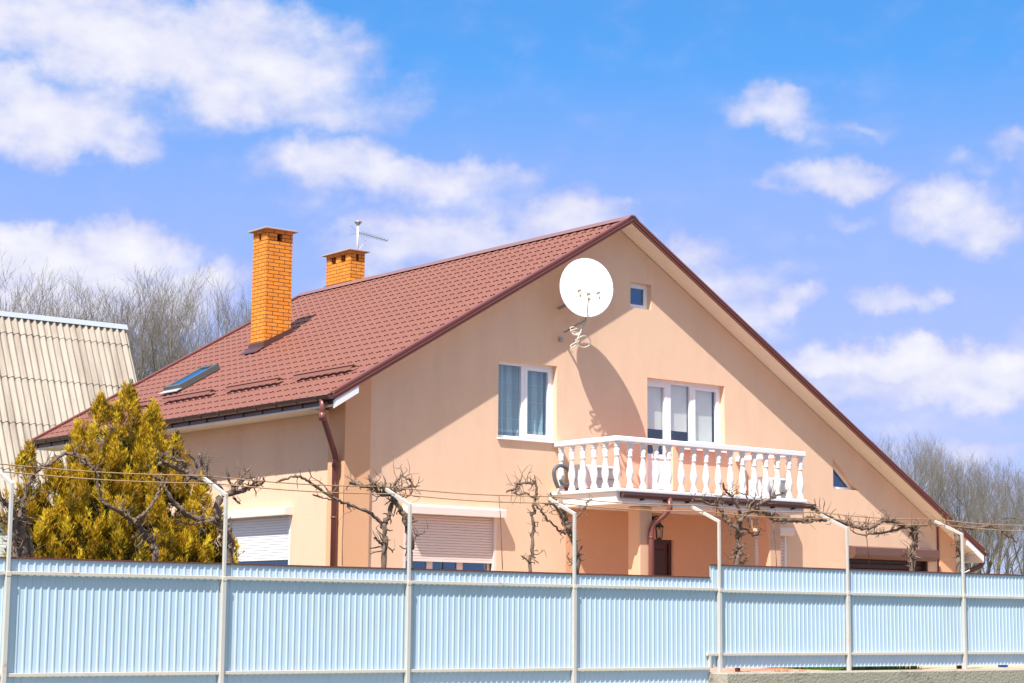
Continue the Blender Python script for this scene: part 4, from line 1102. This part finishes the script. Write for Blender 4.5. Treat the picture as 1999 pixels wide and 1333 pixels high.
vine('dark forked grapevine behind the fourth post beside the porch', [
    ([(1127,1114),(1126,1085),(1119,1056),(1110,1032),(1106,1018)], .046, .05, 6), ([(1110,1032),(1098,1008),(1085,990),(1070,975)], .034, .02, 9), ([(1108,1018),(1100,1000),(1092,985),(1075,982),(1066,984)], .03, .02, 9), ([(1092,986),(1080,972),(1072,960)], .02, .012, 6), ([(1122,1016),(1136,998),(1146,982),(1154,975)], .02, .016, 9), ([(1122,1098),(1112,1090),(1109,1078)], .012, .008, 6)], -2.9, 6)
vine('widely branched grapevine under the right half of the balcony', [
    ([(1438,1106),(1441,1085),(1442,1065),(1441,1048),(1442,1032),(1446,1018)], .055, .058, 5), ([(1442,1032),(1426,1024),(1414,1012),(1408,996),(1398,988),(1378,982),(1362,975),(1350,977)], .045, .016, 10), ([(1444,1020),(1452,1006),(1466,996),(1482,996),(1500,1003),(1510,1014)], .055, .042, 8), ([(1510,1014),(1530,1014),(1552,1016),(1578,1018),(1592,1016)], .052, .03, 8),
    ([(1448,1008),(1440,990),(1430,972),(1420,960),(1410,943)], .034, .018, 9), ([(1464,996),(1482,984),(1500,976),(1520,966),(1535,958)], .036, .018, 12), ([(1455,1000),(1462,982),(1455,966),(1436,962)], .024, .012, 8), ([(1462,994),(1472,975),(1476,960)], .024, .012, 8), ([(1408,996),(1412,985),(1403,972),(1416,965)], .024, .014, 8), ([(1446,1030),(1460,1036),(1470,1044),(1488,1042)], .022, .012, 10), ([(1425,1022),(1425,1036),(1427,1044)], .02, .014, 3), ([(1440,1100),(1455,1096),(1462,1082)], .024, .012, 9)], -2.9, 7)
vine('grapevine on the rightmost trunk before the garage with long arms along the wire', [
    ([(1780,1113),(1781,1092),(1784,1070),(1786,1046),(1785,1024)], .062, .062, 16), ([(1785,1024),(1765,1024),(1748,1020),(1733,1016),(1718,1018),(1700,1030),(1680,1030),(1662,1026),(1645,1020),(1625,1010),(1606,1004),(1592,998)], .052, .024, 13),
    ([(1782,1026),(1762,1030),(1745,1036),(1722,1040),(1700,1042),(1682,1045),(1660,1034)], .034, .014, 9), ([(1786,1022),(1806,1024),(1830,1022),(1858,1026),(1880,1024)], .034, .018, 12), ([(1735,1016),(1733,1006),(1737,1000)], .014, .006, 4), ([(1592,1014),(1578,1010),(1560,1014)], .028, .02, 12), ([(1600,1002),(1592,992),(1585,985)], .022, .012, 16), ([(1610,1016),(1596,1016),(1580,1018)], .034, .02, 12)], -2.9, 8)
vine('grapevine at the last post beyond the garage with a right arm against the trees', [
    ([(1869,1113),(1872,1088),(1868,1055),(1871,1038),(1878,1026)], .062, .046, 9), ([(1878,1026),(1896,1030),(1915,1028),(1932,1028),(1948,1032),(1962,1042),(1975,1050),(1986,1060)], .044, .016, 14), ([(1878,1026),(1865,1018),(1850,1016)], .03, .016, 8), ([(1930,1026),(1950,1014),(1975,1012),(2005,1016)], .012, .008, 3)], -2.9, 9)
# hanging twine
for (pts, lab) in (([(671,950),(670,1010),(668,1060),(668,1104)], 'thin twine hanging in front of the corner pilaster'), ([(974,966),(977,1010),(979,1060),(981,1112)], 'thin twine hanging right of the pink front shutter'),
                   ([(1509,1018),(1512,1050),(1515,1085),(1516,1108)], 'thin twine hanging in front of the narrow shutter'), ([(1690,1036),(1693,1060),(1698,1110)], 'thin twine hanging in front of the garage')):
    s = MB(); s.tube([wY(x, y, -2.88) for x, y in pts], .006, 4); tag(s.build('twine', 'bark'), lab, 'twine', 'twines hanging from the trellis wires')

# ================================================================ BARE TREES
def bare_tree_mesh(seed, H=15.0, levels=5):
    rnd = random.Random(seed); tk = MB(); cr = MB()
    def inside(p, k=1.0):          # the rounded outline of an open-grown crown
        return (p.x*p.x+p.y*p.y)/(.37*H)**2+((p.z-.52*H)/(.48*H))**2 < k or p.z < .3*H
    def grow(p, d, ln, r, lev):
        n = 5 if lev < 2 else 3
        lim = rnd.uniform(.82, 1.08) if lev < 3 else rnd.uniform(.80, 1.35)
        pts = [p]; rr_ = [r]; dd = d.copy()
        for i in range(n):
            dd = (dd+Vector((rnd.gauss(0, .13), rnd.gauss(0, .13), .06+.03*lev))).normalized()
            q = pts[-1]+dd*ln/n
            if lev > 0 and not inside(q, lim): break
            pts.append(q); rr_.append(r*(1-.6*(i+1)/n))
        if len(pts) < 2: return
        n = len(pts)-1
        rr_ = [r*(1-(.6 if lev < 1 else .78)*i/n) for i in range(n+1)]
        (tk if lev < 1 else cr).tube(pts, rr_, 7 if lev == 0 else (5 if lev == 1 else 3), cap=False)
        if lev >= levels: return
        k_ = (12, 6, 4, 4, 3)[lev]
        for j in range(k_):
            t_ = min(.98, .20+.80*(j+rnd.random())/k_); f_ = t_*n; i0 = min(n-1, int(f_)); q = pts[i0].lerp(pts[i0+1], f_-i0)
            dl = (pts[i0+1]-pts[i0]).normalized(); a = rnd.uniform(0, 6.28); s1_ = dl.orthogonal().normalized(); s2_ = dl.cross(s1_)
            ang = rnd.uniform(.35, .85)
            nd = (dl*math.cos(ang)+(s1_*math.cos(a)+s2_*math.sin(a))*math.sin(ang)+Vector((0, 0, .15))).normalized()
            grow(q, nd, ln*(rnd.uniform(.42, .60) if lev else rnd.uniform(.62, .82)*(1.15-t_*.4)), max(.0058, r*(1-.5*t_)*rnd.uniform(.34, .48)), lev+1)
    grow(Vector((0, 0, 0)), Vector((rnd.gauss(0, .03), rnd.gauss(0, .03), 1)), H*.66, H*.016, 0)
    return tk, cr
protos = []
for i in range(4):
    tk, cr = bare_tree_mesh(100+i)
    r_ = empty('bare_tree', (0, 0, 0), None, 'tree', 'bare trees behind the houses')
    tk.build('trunk', 'treebark', r_, fix=False); cr.build('crown', 'twig', r_, fix=False)
    protos.append([r_, False, max(v[2] for v in cr.v)])
rnd = random.Random(77)
TL = [  # px of centre, py of top, y, label
 (-20, 500, 62, 'bare leafless tree at the left edge rising behind the grey corrugated roof'), (45, 508, 70, 'bare tree behind the grey roof, first from the left edge'), (100, 528, 64, 'bare tree behind the grey roof with thin open crown, second from the left edge'),
 (200, 585, 66, 'low bare tree standing behind the right end of the grey ridge'), (235, 528, 72, 'tall bare tree just right of the grey roof ridge end'), (290, 535, 60, 'bare tree between the grey roof and the tall chimney, nearest the grey roof'), (345, 535, 68, 'bare tree midway between the grey roof and the tall chimney'),
 (395, 540, 62, 'bare tree between the grey roof and the tall chimney, second nearest the chimney'), (435, 575, 70, 'bare tree just left of the tall brick chimney'), (470, 612, 60, 'bare tree rising directly behind the tall brick chimney'),
 (1715, 832, 52, 'tall bare tree right behind the long right roof slope'), (1750, 845, 60, 'bare tree second right of the long roof slope'), (1790, 862, 50, 'bare tree above the last fence bay beside the roof slope'), (1830, 868, 58, 'bare tree in the middle of the right hand grove'),
 (1868, 880, 50, 'bare tree over the lower end of the right eave'), (1905, 892, 56, 'bare tree just right of the lower right eave'), (1940, 900, 48, 'bare tree second from the right edge of the photo'), (1985, 905, 54, 'bare tree at the right edge of the photo'), (2030, 900, 50, 'bare tree beyond the right edge, only its left branches showing'),
 (1690, 880, 64, 'bare tree mostly hidden behind the long roof slope'), (1880, 960, 44, 'short bare tree in front of the right hand grove'), (1960, 970, 42, 'short bushy bare tree low at the right edge')]
for i, (px, py, yy, lab) in enumerate(TL):
    pr = protos[i % 4]
    if pr[1]: o = copy_tree(pr[0])
    else: o = pr[0]; pr[1] = True
    p_ = wY(px, py, yy); H = p_.z-GZ
    k_ = 1.03*(H+.1)/pr[2]
    o.location = (p_.x, yy, GZ-.1); o.scale = (k_*1.05, k_*1.05, k_); o.rotation_euler = (0, 0, rnd.uniform(0, 6.28)); o['label'] = lab

scn.render.engine = 'CYCLES'
